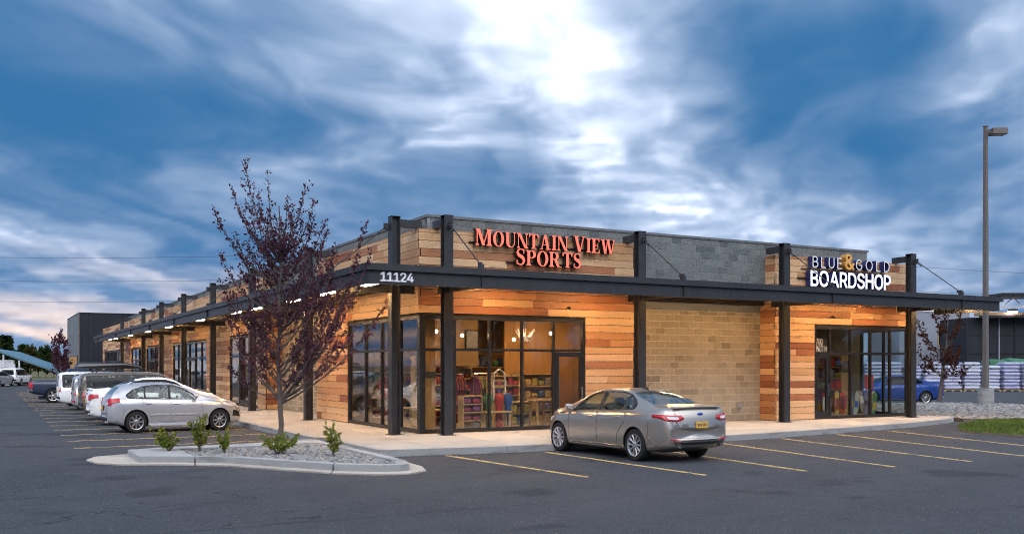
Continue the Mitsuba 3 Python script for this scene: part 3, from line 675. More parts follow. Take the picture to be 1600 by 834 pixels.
_car_cache = {}
def car_meshes(spec, name):
    """all parts of a car in its own frame: rear bumper at x = 0, heading +x"""
    if name in _car_cache: return _car_cache[name]
    lf = Loft(spec); out = lf.solid(); big = lf.solid(-.012); bigger = lf.solid(-.018); inn = lf.solid(.010); cabin = lf.solid(.055)
    W = spec_w(spec); R = spec['R']; parts = []
    body = out
    x0, x1 = spec['cabin']
    cab = cabin ^ mbox(x0, x1, -2, 2, .32, 3)
    glass_clear = spec.get('clear', False)
    if glass_clear: body = body - cab
    shell = out - inn
    skin = out - lf.solid(.005)
    wins = []
    for wn, poly in spec['side_windows']:
        p = rounded(poly, .035)
        for sg in (1, -1):
            pr = prism(p, .30, 1.4, 'y') if sg > 0 else prism(p, -1.4, -.30, 'y')
            wins.append((wn, pr, (skin if glass_clear else shell) ^ pr))
    for wn, poly, zlo in spec['plan_windows']:
        pr = prism(rounded(poly, .06), zlo, 2.6, 'z'); wins.append((wn, pr, (skin if glass_clear else shell) ^ pr))
    for wn, pr, g in wins: body = body - (pr ^ (out - lf_deep(lf, glass_clear)))
    # dark frames round the side glass
    surround = None
    if 'surround' in spec:
        p = rounded(spec['surround'], .06)
        sur = (lf.solid(-.003) - inn) ^ (prism(p, .3, 1.4, 'y') + prism(p, -1.4, -.3, 'y'))
        for wn, pr, g in wins: sur = sur - pr
        parts.append(('window_trim', to_mesh(sur), 'trim_black', None))
    # wheel arches
    yi = W - .30
    for xa in (spec['xr'], spec['xf']):
        cyl = m3.Manifold.cylinder(3, R + .05, R + .05, 40).rotate([90, 0, 0]).translate([xa, 1.5, R - .005])
        for sg in (1, -1):
            side = mbox(xa - 1, xa + 1, yi, 1.6, -.5, 2) if sg > 0 else mbox(xa - 1, xa + 1, -1.6, -yi, -.5, 2)
            cut = cyl ^ side; body = body - cut
            ar = m3.Manifold.cylinder(3, R + .051, R + .051, 40) - m3.Manifold.cylinder(3, R + .036, R + .036, 40)
            ar = ar.rotate([90, 0, 0]).translate([xa, 1.5, R - .005]) ^ side ^ lf.solid(.012)
            pl = (cyl ^ (mbox(xa - 1, xa + 1, yi - .01, yi + .012, .1, 2) if sg > 0 else mbox(xa - 1, xa + 1, -yi - .012, -yi + .01, .1, 2))) ^ inn
            parts.append(('wheel_arch', to_mesh(ar + pl), 'trim_black', None))
    # panel gaps
    gap = big - lf.solid(.022)
    for ln in spec.get('gaps', ()):
        p = line_poly(ln, .02); body = body - (gap ^ (prism(p, .3, 1.4, 'y') + prism(p, -1.4, -.3, 'y')))
    for ln in spec.get('rear_gaps', ()):
        body = body - (gap ^ prism(line_poly(ln, .018), -.3, .45, 'x'))
    for cut in spec.get('cuts', ()): body = body - cut
    # patches: lamps, grilles, plates, bumper inserts
    for pn, mat, view, poly, rng_, dout, mirror in spec.get('patches', ()):
        o_ = {0: out, 1: big, 2: bigger}[dout] if isinstance(dout, int) else lf.solid(-dout)
        lay = o_ - inn
        for sg in ((1, -1) if mirror else (1,)):
            q = np.asarray(poly, float).copy()
            if view == 'x': q[:, 0] *= sg; pr = prism(rounded(q, .012), rng_[0], rng_[1], 'x')
            else: pr = prism(rounded(q, .012), *(rng_ if sg > 0 else (-rng_[1], -rng_[0])), 'y')
            r_ = lay ^ pr
            if r_.num_tri(): parts.append((pn, to_mesh(r_), mat, None))
            body = body - (pr ^ (out - inn)) if spec.get('cut_patches', True) else body
    parts.insert(0, ('body', to_mesh(body), spec['paint'], None))
    for wn, pr, g in wins: parts.append((wn, to_mesh(g), 'car_glass' if glass_clear else 'tinted_glass', None))
    # underbody, mirrors, handles
    parts.append(('underbody', cat(bx(.55, spec['L'] - .45, -(yi - .02), yi - .02, .20, .34)), 'trim_black', None))
    mx, mz = spec['mirror']
    for sg in (1, -1):
        m = m3.Manifold.batch_hull([m3.Manifold.sphere(.05, 14).translate([mx + dx, sg * (W + dy), mz + dz]) for dx, dy, dz in ((0, .03, .03), (0, .15, .04), (.06, .05, .02), (.05, .13, .03), (0, .05, -.02), (0, .14, -.01))])
        k = len(parts); parts.append(('mirror', to_mesh(m), spec.get('mirror_mat', spec['paint']), None))
        parts.append(('mirror_arm', cham(mx - .02, mx + .05, min(sg * (W - .12), sg * (W + .06)), max(sg * (W - .12), sg * (W + .06)), mz - .06, mz - .02), 'trim_black', None))
    for hx, hz in spec.get('handles', ()):
        yy = float(lf.f['hw'](hx)) * .985
        for sg in (1, -1):
            m = rbox(hx - .10, hx + .10, yy + .004, yy + .034, hz - .017, hz + .017, .012)
            if sg < 0: m.vertices[:, 1] *= -1; m.faces = m.faces[:, ::-1]
            parts.append(('door_handle', m, spec.get('handle_mat', spec['paint']), None))
    for pn, mesh, mat in spec.get('extra', ()): parts.append((pn, mesh, mat, None))
    if glass_clear:
        sx = spec['seats']
        for xx in sx:
            for yy in (.36, -.36):
                parts.append(('seat', cat(rbox(xx - .26, xx + .26, yy - .25, yy + .25, .42, .58, .05), moved(rbox(-.08, .08, -.25, .25, 0, .62, .06), M4((xx - .28, yy, .52)) @ trimesh.transformations.rotation_matrix(-.25, [0, 1, 0])),
                                          rbox(xx - .50, xx - .40, yy - .12, yy + .12, 1.10, 1.27, .04)), 'seat_cloth', None))
        parts.append(('dashboard', rbox(spec['dash'] - .25, spec['dash'] + .3, -.66, .66, .62, .93, .06), 'car_interior', None))
        st = trimesh.creation.torus(.18, .018, 24, 8); st.apply_transform(M4((spec['dash'] - .36, .36, .88)) @ trimesh.transformations.rotation_matrix(1.15, [0, 1, 0])); parts.append(('steering_wheel', st, 'trim_black', None))
        parts.append(('cabin_floor', bx(x0 + .1, x1 - .25, -.66, .66, .33, .36), 'car_interior', None))
    # wheels
    ty, rim, disc = wheel_parts(R, spec.get('wd', .22), spec['rim'])
    wl = []
    for xa in (spec['xr'], spec['xf']):
        for sg in (1, -1):
            mt = M4((xa, sg * (W - .02 - spec.get('wd', .22) / 2), R), 0 if sg > 0 else math.pi)
            wl.append((moved(ty, mt), moved(rim, mt), moved(disc, mt)))
    _car_cache[name] = (parts, wl, spec)
    return _car_cache[name]
def lf_deep(lf, clear): return lf.solid(.075) if clear else lf.solid(.009)

def put_car(key, label, spec_name, spec, loc, rz, group=None, scale=(1, 1, 1), paint=None, rim_mat=None, category='car', only=None, swap=None):
    parts, wl, sp = car_meshes(spec, spec_name)
    t = thing(key, label, category, group)
    tw = T(M4(loc, rz, scale).tolist())
    for pn, m, mat, _ in parts:
        if paint and mat == sp['paint']: mat = paint
        if swap and pn in swap: mat = swap[pn]
        obj(pn, m, mat, t, smooth=32 if pn in ('body', 'mirror', 'hood', 'roof_box') or 'lamp' in mat or 'glass' in mat else False, to_world=tw)
    for ty, rim, disc in wl:
        w = obj('wheel', ty, 'tyre', t, smooth=35, to_world=tw)
        obj('rim', rim, rim_mat or sp.get('rim_mat', 'alloy'), w, to_world=tw)
        obj('brake_disc', disc, 'alloy_dark', w, to_world=tw)
    return t

SEDAN = dict(L=4.87, R=.335, xr=1.08, xf=3.93, wd=.235, paint='paint_champagne', rim='fine', clear=True, bow_r=.16, bow_f=.34, cabin=(1.05, 3.62), seats=(1.75, 2.75), dash=3.32,
    top=[(0, .72), (.03, .90), (.07, 1.03), (.12, 1.10), (.17, 1.122), (.5, 1.13), (.74, 1.155), (1.15, 1.29), (1.65, 1.42), (2.1, 1.474), (2.45, 1.478), (2.9, 1.42), (3.3, 1.255), (3.75, 1.06), (3.95, 1.015), (4.4, .92), (4.65, .81), (4.80, .66), (4.87, .50)],
    belt=[(0, .66), (.05, .86), (.12, .985), (.5, 1.03), (1.0, 1.025), (2, .985), (3, .95), (3.7, .93), (4.3, .82), (4.65, .70), (4.87, .44)],
    bot=[(0, .44), (.06, .34), (.3, .27), (.7, .21), (1.2, .19), (3.8, .19), (4.4, .2), (4.72, .24), (4.87, .36)],
    hw=[(0, .74), (.04, .80), (.12, .85), (.4, .90), (1.0, .925), (1.9, .912), (2.8, .915), (3.9, .925), (4.35, .87), (4.62, .78), (4.80, .66), (4.87, .56)],
    roofw=[(0, .66), (.4, .74), (.8, .70), (1.2, .60), (1.6, .555), (2.3, .585), (2.9, .60), (3.3, .64), (3.7, .74), (4.2, .76), (4.87, .48)],
    side_windows=[('front_door_window', [(3.38, .985), (2.46, 1.012), (2.46, 1.385), (2.62, 1.385), (2.92, 1.315), (3.18, 1.165)]),
                  ('rear_door_window', [(2.38, 1.014), (1.60, 1.045), (1.60, 1.345), (1.85, 1.385), (2.38, 1.39)]),
                  ('quarter_window', [(1.55, 1.05), (1.14, 1.075), (1.30, 1.21), (1.55, 1.33)])],
    surround=[(3.46, .968), (2.4, 1.0), (1.55, 1.028), (1.05, 1.062), (1.28, 1.235), (1.56, 1.355), (1.85, 1.408), (2.4, 1.412), (2.63, 1.405), (2.96, 1.325), (3.24, 1.16)],
    plan_windows=[('rear_window', [(.80, -.60), (.76, 0), (.80, .60), (1.12, .60), (1.58, .50), (1.63, 0), (1.58, -.50), (1.12, -.60)], 1.08),
                  ('windshield', [(3.62, -.66), (3.70, 0), (3.62, .66), (3.2, .615), (2.96, .56), (2.92, 0), (2.96, -.56), (3.2, -.615)], 1.0)],
    gaps=[[(2.42, 1.0), (2.42, .33), (1.72, .31), (1.66, .55), (1.42, .80), (1.40, .98)], [(2.42, .33), (3.42, .31), (3.50, .5), (3.47, .95)], [(3.6, .93), (4.55, .80)], [(.62, .83), (.62, .52), (.30, .30)]],
    rear_gaps=[[(-.62, 1.02), (-.60, .80), (-.46, .655), (.46, .655), (.60, .80), (.62, 1.02)], [(-.82, .60), (-.6, .50), (.6, .50), (.82, .60)]],
    patches=[('taillight', 'lamp_red', 'x', [(.42, .905), (.50, .965), (.90, .985), (.90, .925), (.80, .855), (.55, .85)], (-.2, .50), 2, True),
             ('reversing_lamp', 'lamp_clear', 'x', [(.54, .90), (.60, .938), (.80, .945), (.76, .89), (.60, .88)], (-.2, .40), .022, True),
             ('rear_reflector', 'lamp_red', 'x', [(.46, .475), (.74, .50), (.74, .475), (.5, .452)], (-.2, .4), .022, True),
             ('bumper_insert', 'trim_black', 'x', [(-.70, .46), (-.62, .475), (.62, .475), (.70, .46), (.60, .375), (-.60, .375)], (-.2, .4), 1, False),
             ('plate_recess', 'paint_champagne', 'x', [(-.36, .83), (-.30, .71), (.30, .71), (.36, .83)], (-.2, .3), 0, False),
             ('headlight', 'lamp_clear', 'x', [(.46, .66), (.56, .76), (.86, .80), (.84, .72), (.6, .64)], (4.0, 5.0), 1, True),
             ('grille', 'trim_black', 'x', [(-.42, .52), (-.36, .68), (.36, .68), (.42, .52), (.30, .36), (-.30, .36)], (4.2, 5.0), 1, False)],
    mirror=(3.30, 1.03), handles=[(2.62, .86), (1.66, .885)],
    extra=[('licence_plate', cham(-.022, -.006, -.16, .16, .705, .835, .004), 'plate_yellow'), ('plate_print', cat(*[bx(-.0245, -.0215, y, y + .022, .745, .795) for y in (-.11, -.07, -.03, .02, .06, .10)]), 'plate_ink'),
           ('badge', to_mesh(m3.Manifold.sphere(1, 20).scale([.012, .075, .03]).translate([.045, 0, .985])), 'paint_blue'),
           ('exhaust', cat(lathe([(.035, 0), (.045, 0), (.045, .12), (.035, .12), (.035, 0)], 16).apply_transform(M4((.02, .56, .36)) @ trimesh.transformations.rotation_matrix(math.pi / 2, [0, 1, 0]))), 'chrome'),
           ('exhaust', cat(lathe([(.035, 0), (.045, 0), (.045, .12), (.035, .12), (.035, 0)], 16).apply_transform(M4((.02, -.56, .36)) @ trimesh.transformations.rotation_matrix(math.pi / 2, [0, 1, 0]))), 'chrome'),
           ('spoiler', to_mesh(m3.Manifold.batch_hull([m3.Manifold.sphere(.014, 8).translate(p) for p in ((.10, -.62, 1.118), (.06, 0, 1.142), (.10, .62, 1.118), (.24, -.60, 1.122), (.24, .6, 1.122))])), 'paint_champagne'),
           ('antenna', cat(to_mesh(m3.Manifold.batch_hull([m3.Manifold.sphere(.016, 8).translate(p) for p in ((1.72, 0, 1.44), (1.90, 0, 1.465), (1.74, 0, 1.475))])), tube((1.80, 0, 1.47), (1.55, 0, 1.64), .006, .003)), 'trim_black'),
           ('sill_trim', cat(cham(1.52, 3.48, .905, .925, .245, .262, .003), cham(1.52, 3.48, -.925, -.905, .245, .262, .003)), 'chrome')])

HATCH = dict(L=4.42, R=.325, xr=.90, xf=3.545, wd=.21, paint='paint_silver', rim='multi', rim_mat='alloy_grey', clear=True, bow_r=.12, bow_f=.30, cabin=(.45, 3.15), seats=(1.35, 2.35), dash=2.85,
    top=[(0, .60), (.02, .82), (.06, .98), (.14, 1.10), (.30, 1.26), (.46, 1.375), (.56, 1.41), (1.0, 1.452), (1.7, 1.466), (2.1, 1.44), (2.5, 1.325), (3.12, 1.075), (3.35, 1.03), (3.9, .94), (4.18, .83), (4.34, .66), (4.42, .50)],
    belt=[(0, .55), (.05, .80), (.14, .95), (.4, .99), (.9, .985), (2, .945), (3.1, .93), (3.8, .84), (4.18, .73), (4.42, .44)],
    bot=[(0, .42), (.06, .33), (.3, .27), (.6, .21), (1.1, .19), (3.4, .19), (3.95, .2), (4.28, .22), (4.42, .34)],
    hw=[(0, .70), (.04, .76), (.12, .81), (.35, .85), (.9, .872), (1.8, .862), (2.6, .865), (3.5, .872), (3.95, .82), (4.2, .73), (4.35, .62), (4.42, .52)],
    roofw=[(0, .62), (.14, .66), (.35, .58), (.56, .53), (1.2, .545), (2.0, .56), (2.5, .59), (3.1, .70), (3.6, .72), (4.42, .46)],
    side_windows=[('front_door_window', [(2.78, .972), (1.98, .985), (1.98, 1.365), (2.08, 1.36), (2.36, 1.27), (2.62, 1.13)]),
                  ('rear_door_window', [(1.90, .987), (1.20, 1.005), (1.20, 1.345), (1.45, 1.375), (1.90, 1.37)]),
                  ('quarter_window', [(1.15, 1.007), (.72, 1.03), (.62, 1.10), (.82, 1.24), (1.15, 1.34)])],
    surround=[(2.92, .955), (1.9, .97), (1.1, .99), (.66, 1.012), (.55, 1.09), (.80, 1.262), (1.15, 1.362), (1.45, 1.396), (2.1, 1.385), (2.40, 1.29), (2.7, 1.13)],
    plan_windows=[('rear_window', [(.17, -.54), (.15, 0), (.17, .54), (.42, .50), (.43, 0), (.42, -.50)], 1.06),
                  ('windshield', [(3.0, -.62), (3.08, 0), (3.0, .62), (2.6, .58), (2.22, .52), (2.17, 0), (2.22, -.52), (2.6, -.58)], 1.0)],
    gaps=[[(1.94, .97), (1.94, .32), (1.40, .31), (1.36, .50), (1.12, .72), (1.10, .97)], [(1.94, .32), (2.92, .31), (2.98, .5), (2.95, .93)], [(3.15, .93), (4.05, .80)], [(.52, .75), (.50, .50), (.2, .32)], [(1.14, .52), (2.95, .50)], [(1.30, .60), (2.95, .585)]],
    rear_gaps=[[(-.56, 1.2), (-.54, .75), (-.42, .52), (.42, .52), (.54, .75), (.56, 1.2)]],
    patches=[('taillight', 'lamp_red', 'x', [(.50, .84), (.52, .97), (.66, 1.02), (.90, 1.03), (.90, .97), (.74, .80)], (-.2, .40), 2, True),
             ('reversing_lamp', 'lamp_clear', 'x', [(.52, .82), (.53, .90), (.66, .90), (.66, .83)], (-.2, .4), .022, True),
             ('bumper_insert', 'trim_black', 'x', [(-.62, .42), (-.55, .47), (.55, .47), (.62, .42), (.5, .34), (-.5, .34)], (-.2, .4), 1, False),
             ('plate_recess', 'trim_black', 'x', [(-.30, .80), (-.28, .66), (.28, .66), (.30, .80)], (-.2, .3), 1, False),
             ('headlight', 'lamp_clear', 'x', [(.42, .70), (.50, .79), (.84, .86), (.84, .76), (.55, .68)], (3.55, 4.6), 1, True),
             ('fog_lamp', 'trim_black', 'x', [(.56, .40), (.56, .56), (.74, .62), (.76, .44)], (3.9, 4.6), 1, True),
             ('grille', 'trim_black', 'x', [(-.36, .60), (-.32, .72), (.32, .72), (.36, .60), (.28, .52), (-.28, .52)], (3.9, 4.6), 1, False)],
    mirror=(2.72, 1.03), handles=[(2.14, .835), (1.28, .86)],
    extra=[('side_moulding', cat(*[cham(a, b, min(q * .865, q * .884), max(q * .865, q * .884), .50, .545, .004) for a, b in ((1.30, 1.92), (1.96, 2.90)) for q in (1, -1)]), 'paint_silver'), ('sill_trim', cat(*[cham(1.28, 3.16, min(q * .80, q * .874), max(q * .80, q * .874), .185, .235, .006) for q in (1, -1)]), 'paint_silver'),
           ('roof_rail', cat(path_tube([(.78, .52, 1.43), (.86, .52, 1.475), (1.6, .545, 1.505), (2.0, .55, 1.47), (2.08, .55, 1.42)], .016)), 'trim_black'), ('roof_rail', cat(path_tube([(.78, -.52, 1.43), (.86, -.52, 1.475), (1.6, -.545, 1.505), (2.0, -.55, 1.47), (2.08, -.55, 1.42)], .016)), 'trim_black'),
           ('exhaust', lathe([(.03, 0), (.04, 0), (.04, .12), (.03, .12), (.03, 0)], 16).apply_transform(M4((.0, -.5, .33)) @ trimesh.transformations.rotation_matrix(math.pi / 2, [0, 1, 0])), 'chrome'),
           ('licence_plate', cham(-.016, -.002, -.15, .15, .665, .79, .004), 'plate_yellow')])

SUV = dict(L=5.2, R=.385, xr=1.25, xf=4.20, wd=.26, paint='paint_tan', rim='five', bow_r=.07, bow_f=.20, cabin=(.3, 3.9),
    top=[(0, .95), (.015, 1.35), (.05, 1.66), (.12, 1.80), (.30, 1.855), (1.0, 1.895), (2.4, 1.90), (2.9, 1.865), (3.2, 1.75), (3.85, 1.28), (4.05, 1.215), (4.75, 1.14), (5.05, 1.0), (5.2, .72)],
    belt=[(0, .9), (.03, 1.02), (.2, 1.09), (1, 1.10), (3.8, 1.08), (4.7, 1.0), (5.2, .66)],
    bot=[(0, .52), (.1, .42), (.5, .34), (1.2, .30), (4.2, .30), (4.9, .32), (5.2, .44)],
    hw=[(0, .86), (.05, .90), (.2, .95), (.8, .985), (2.5, .99), (4.2, .985), (4.8, .92), (5.1, .80), (5.2, .70)],
    roofw=[(0, .74), (.3, .72), (1.5, .73), (2.8, .72), (3.3, .72), (3.9, .82), (4.5, .84), (5.2, .62)],
    side_windows=[('front_door_window', [(3.62, 1.14), (2.72, 1.14), (2.72, 1.74), (2.95, 1.73), (3.25, 1.55)]), ('rear_door_window', [(2.64, 1.14), (1.66, 1.14), (1.66, 1.75), (2.64, 1.75)]), ('quarter_window', [(1.58, 1.14), (.40, 1.15), (.34, 1.72), (1.58, 1.755)])],
    surround=[(3.74, 1.10), (2.6, 1.11), (1.6, 1.11), (.22, 1.12), (.20, 1.74), (1.5, 1.785), (2.72, 1.775), (3.0, 1.755), (3.32, 1.56)],
    plan_windows=[('windshield', [(3.78, -.72), (3.86, 0), (3.78, .72), (3.2, .64), (3.02, 0), (3.2, -.64)], 1.15)],
    gaps=[[(2.68, 1.1), (2.68, .48), (1.80, .46), (1.62, .85), (1.62, 1.1)], [(2.68, .48), (3.62, .46), (3.68, 1.08)]],
    rear_gaps=[[(-.80, 1.75), (-.80, .72), (.80, .72), (.80, 1.75)]],
    patches=[('rear_window', 'tinted_glass', 'x', [(-.64, 1.18), (.64, 1.18), (.58, 1.72), (-.58, 1.72)], (-.2, .4), 1, False), ('taillight', 'lamp_red', 'x', [(.84, .92), (.84, 1.30), (1.0, 1.30), (1.0, .92)], (-.2, .13), 1, True),
             ('licence_plate', 'plate_yellow', 'x', [(-.16, .95), (.16, .95), (.16, 1.06), (-.16, 1.06)], (-.2, .2), 2, False), ('bumper_insert', 'trim_black', 'x', [(-.88, .56), (.88, .56), (.88, .68), (-.88, .68)], (-.2, .3), 1, False),
             ('headlight', 'lamp_clear', 'x', [(.55, .86), (.56, 1.0), (.92, 1.04), (.92, .9)], (4.6, 5.4), 1, True), ('grille', 'trim_black', 'x', [(-.5, .72), (-.5, .98), (.5, .98), (.5, .72)], (4.6, 5.4), 1, False)],
    mirror=(3.55, 1.22), handles=[(2.86, 1.0), (1.86, 1.0)], handle_mat='trim_black', mirror_mat='trim_black',
    extra=[('roof_rail', path_tube([(.55, s_ * .68, 1.87), (.65, s_ * .68, 1.945), (2.6, s_ * .68, 1.95), (2.75, s_ * .68, 1.88)], .02), 'trim_black') for s_ in (1, -1)])

PICKUP = dict(L=5.7, R=.39, xr=1.25, xf=4.65, wd=.27, paint='paint_navy', rim='five', bow_r=.03, bow_f=.2, cabin=(2.3, 4.2),
    top=[(0, .9), (.02, 1.16), (.08, 1.22), (1.8, 1.24), (1.93, 1.26), (2.0, 1.6), (2.08, 1.84), (2.3, 1.90), (3.3, 1.90), (3.6, 1.80), (4.25, 1.34), (4.4, 1.29), (5.2, 1.22), (5.55, 1.05), (5.7, .75)],
    belt=[(0, .85), (.05, 1.1), (.3, 1.16), (2.2, 1.17), (4.2, 1.15), (5.2, 1.06), (5.7, .7)],
    bot=[(0, .62), (.1, .55), (.5, .45), (1.2, .38), (4.6, .38), (5.4, .40), (5.7, .5)],
    hw=[(0, .93), (.05, .95), (.3, .98), (.8, 1.0), (2.5, .99), (4.6, .99), (5.3, .92), (5.6, .80), (5.7, .72)],
    roofw=[(0, .88), (1.9, .88), (2.1, .74), (3.3, .74), (3.7, .74), (4.3, .84), (5, .84), (5.7, .62)],
    side_windows=[('front_door_window', [(4.0, 1.2), (3.15, 1.2), (3.15, 1.76), (3.35, 1.76), (3.65, 1.6)]), ('rear_door_window', [(3.07, 1.2), (2.2, 1.2), (2.2, 1.74), (3.07, 1.77)])],
    plan_windows=[('windshield', [(4.18, -.72), (4.26, 0), (4.18, .72), (3.62, .64), (3.45, 0), (3.62, -.64)], 1.2)],
    gaps=[[(3.11, 1.15), (3.11, .55), (2.2, .55), (2.14, 1.15)], [(3.11, .55), (4.05, .55), (4.1, 1.13)], [(1.97, 1.2), (1.97, .5)]],
    rear_gaps=[[(-.78, 1.18), (-.78, .72), (.78, .72), (.78, 1.18)]],
    cuts=[mbox(.14, 1.86, -.80, .80, .78, 3)],
    patches=[('taillight', 'lamp_red', 'x', [(.80, .82), (.80, 1.14), (.98, 1.14), (1.0, .82)], (-.2, .2), 1, True), ('licence_plate', 'plate_yellow', 'x', [(-.16, .62), (.16, .62), (.16, .70), (-.16, .70)], (-.2, .2), 2, False),
             ('bumper', 'chrome', 'x', [(-.96, .62), (-.2, .62), (-.2, .71), (.2, .71), (.2, .62), (.96, .62), (.96, .76), (-.96, .76)], (-.3, .2), 2, False), ('headlight', 'lamp_clear', 'x', [(.55, .92), (.56, 1.08), (.92, 1.1), (.92, .95)], (5.0, 5.9), 1, True)],
    mirror=(3.95, 1.28), handles=[(3.28, 1.06), (2.4, 1.06)], handle_mat='trim_black', mirror_mat='trim_black', extra=[])
def roof_box(x0, x1, w, z):
    return to_mesh(m3.Manifold.batch_hull([m3.Manifold.sphere(r, 14).translate(p) for r, p in [(.06, (x0 + .1, -w, z + .1)), (.06, (x0 + .1, w, z + .1)), (.12, (x0 + .2, -w + .1, z + .2)), (.12, (x0 + .2, w - .1, z + .2)),
        (.05, (x1, -w + .12, z + .08)), (.05, (x1, w - .12, z + .08)), (.10, (x1 - .7, -w + .1, z + .2)), (.10, (x1 - .7, w - .1, z + .2))]]))

put_car('sedan', 'champagne beige sedan with yellow plate parked nose in before the block wall', 'sedan', SEDAN, (2.60, -8.30, 0), math.radians(93.5), scale=(.95, 1.0, 1.0))
put_car('hatchback', 'silver hatchback with dark alloy wheels nearest in the row along the side facade', 'hatch', HATCH, (-7.05, 7.0, 0), math.radians(2.5), scale=(.90, .95, 1.0))
PS = [p if p[0] != 'taillight' else ('taillight', 'lamp_red', 'x', [(.50, .80), (.50, .95), (.68, .985), (.90, .98), (.90, .88), (.72, .78)], (-.2, .33), 2, True) for p in SEDAN['patches'] if p[0] != 'reversing_lamp']
WS = {**SEDAN, 'patches': PS, 'clear': False, 'paint': 'paint_white', 'bow_r': .12}
put_car('sedan', 'white sedan parked right behind the silver hatchback', 'sedan_plain', WS, (-7.15, 11.1, 0), 0.0, scale=(.92, .95, 1.06), rim_mat='alloy', swap={'plate_recess': 'paint_white', 'spoiler': 'paint_white', 'body': 'paint_white'})
put_car('estate_car', 'long dark tan estate SUV with black windows and roof rails', 'suv', SUV, (-7.1, 14.6, 0), 0.0, scale=(.92, .95, .915))
put_car('estate_car', 'small red and silver SUV squeezed between the dark tan one and the white one', 'suv', SUV, (-7.0, 19.3, 0), 0.0, scale=(.80, .88, .84), paint='paint_silver', swap={'bumper_insert': 'paint_red', 'licence_plate': 'paint_red'})
wsuv = put_car('estate_car', 'white SUV carrying a dark roof box', 'suv', SUV, (-7.3, 23.6, 0), 0.0, scale=(.84, .92, .90), paint='paint_white')
rb = thing('roof_box', 'long dark roof box with silver edge on top of the white SUV', 'roof box')
obj('shell', roof_box(-6.6, -3.8, .42, 1.80).apply_translation([0, 23.6, 0]), 'paint_black', rb, smooth=40)
obj('foot', cat(*[bx(x - .03, x + .03, 23.6 + y - .03, 23.6 + y + .03, 1.68, 1.86) for x in (-5.9, -4.8) for y in (-.4, .4)]), 'trim_black', rb, kind='stuff')
put_car('pickup', 'dark blue pickup with its open bed at the far end of the parked row', 'pickup', PICKUP, (-8.1, 33.6, 0), 0.0, scale=(.92, .95, .97), category='pickup truck')
put_car('estate_car', 'white SUV parked across the lot beyond the pickup', 'suv', SUV, (-8.3, 82.0, 0), math.radians(70), scale=(.9, .95, .92), paint='paint_white')
put_car('sedan', 'silver car at the left edge of the picture, beside the far white SUV', 'sedan_plain', WS, (-10.3, 78.4, 0), math.radians(62), scale=(.95, .95, 1.0), paint='paint_silver', swap={'plate_recess': 'paint_silver', 'spoiler': 'paint_silver', 'body': 'paint_silver'})
put_car('sedan', 'blue car half hidden by the last front post at the right end of the building', 'sedan_plain', WS, (33.2, 9.5, 0), math.radians(151), scale=(.95, .95, 1.0), paint='paint_blue', swap={'plate_recess': 'paint_blue', 'spoiler': 'paint_blue', 'body': 'paint_blue'})
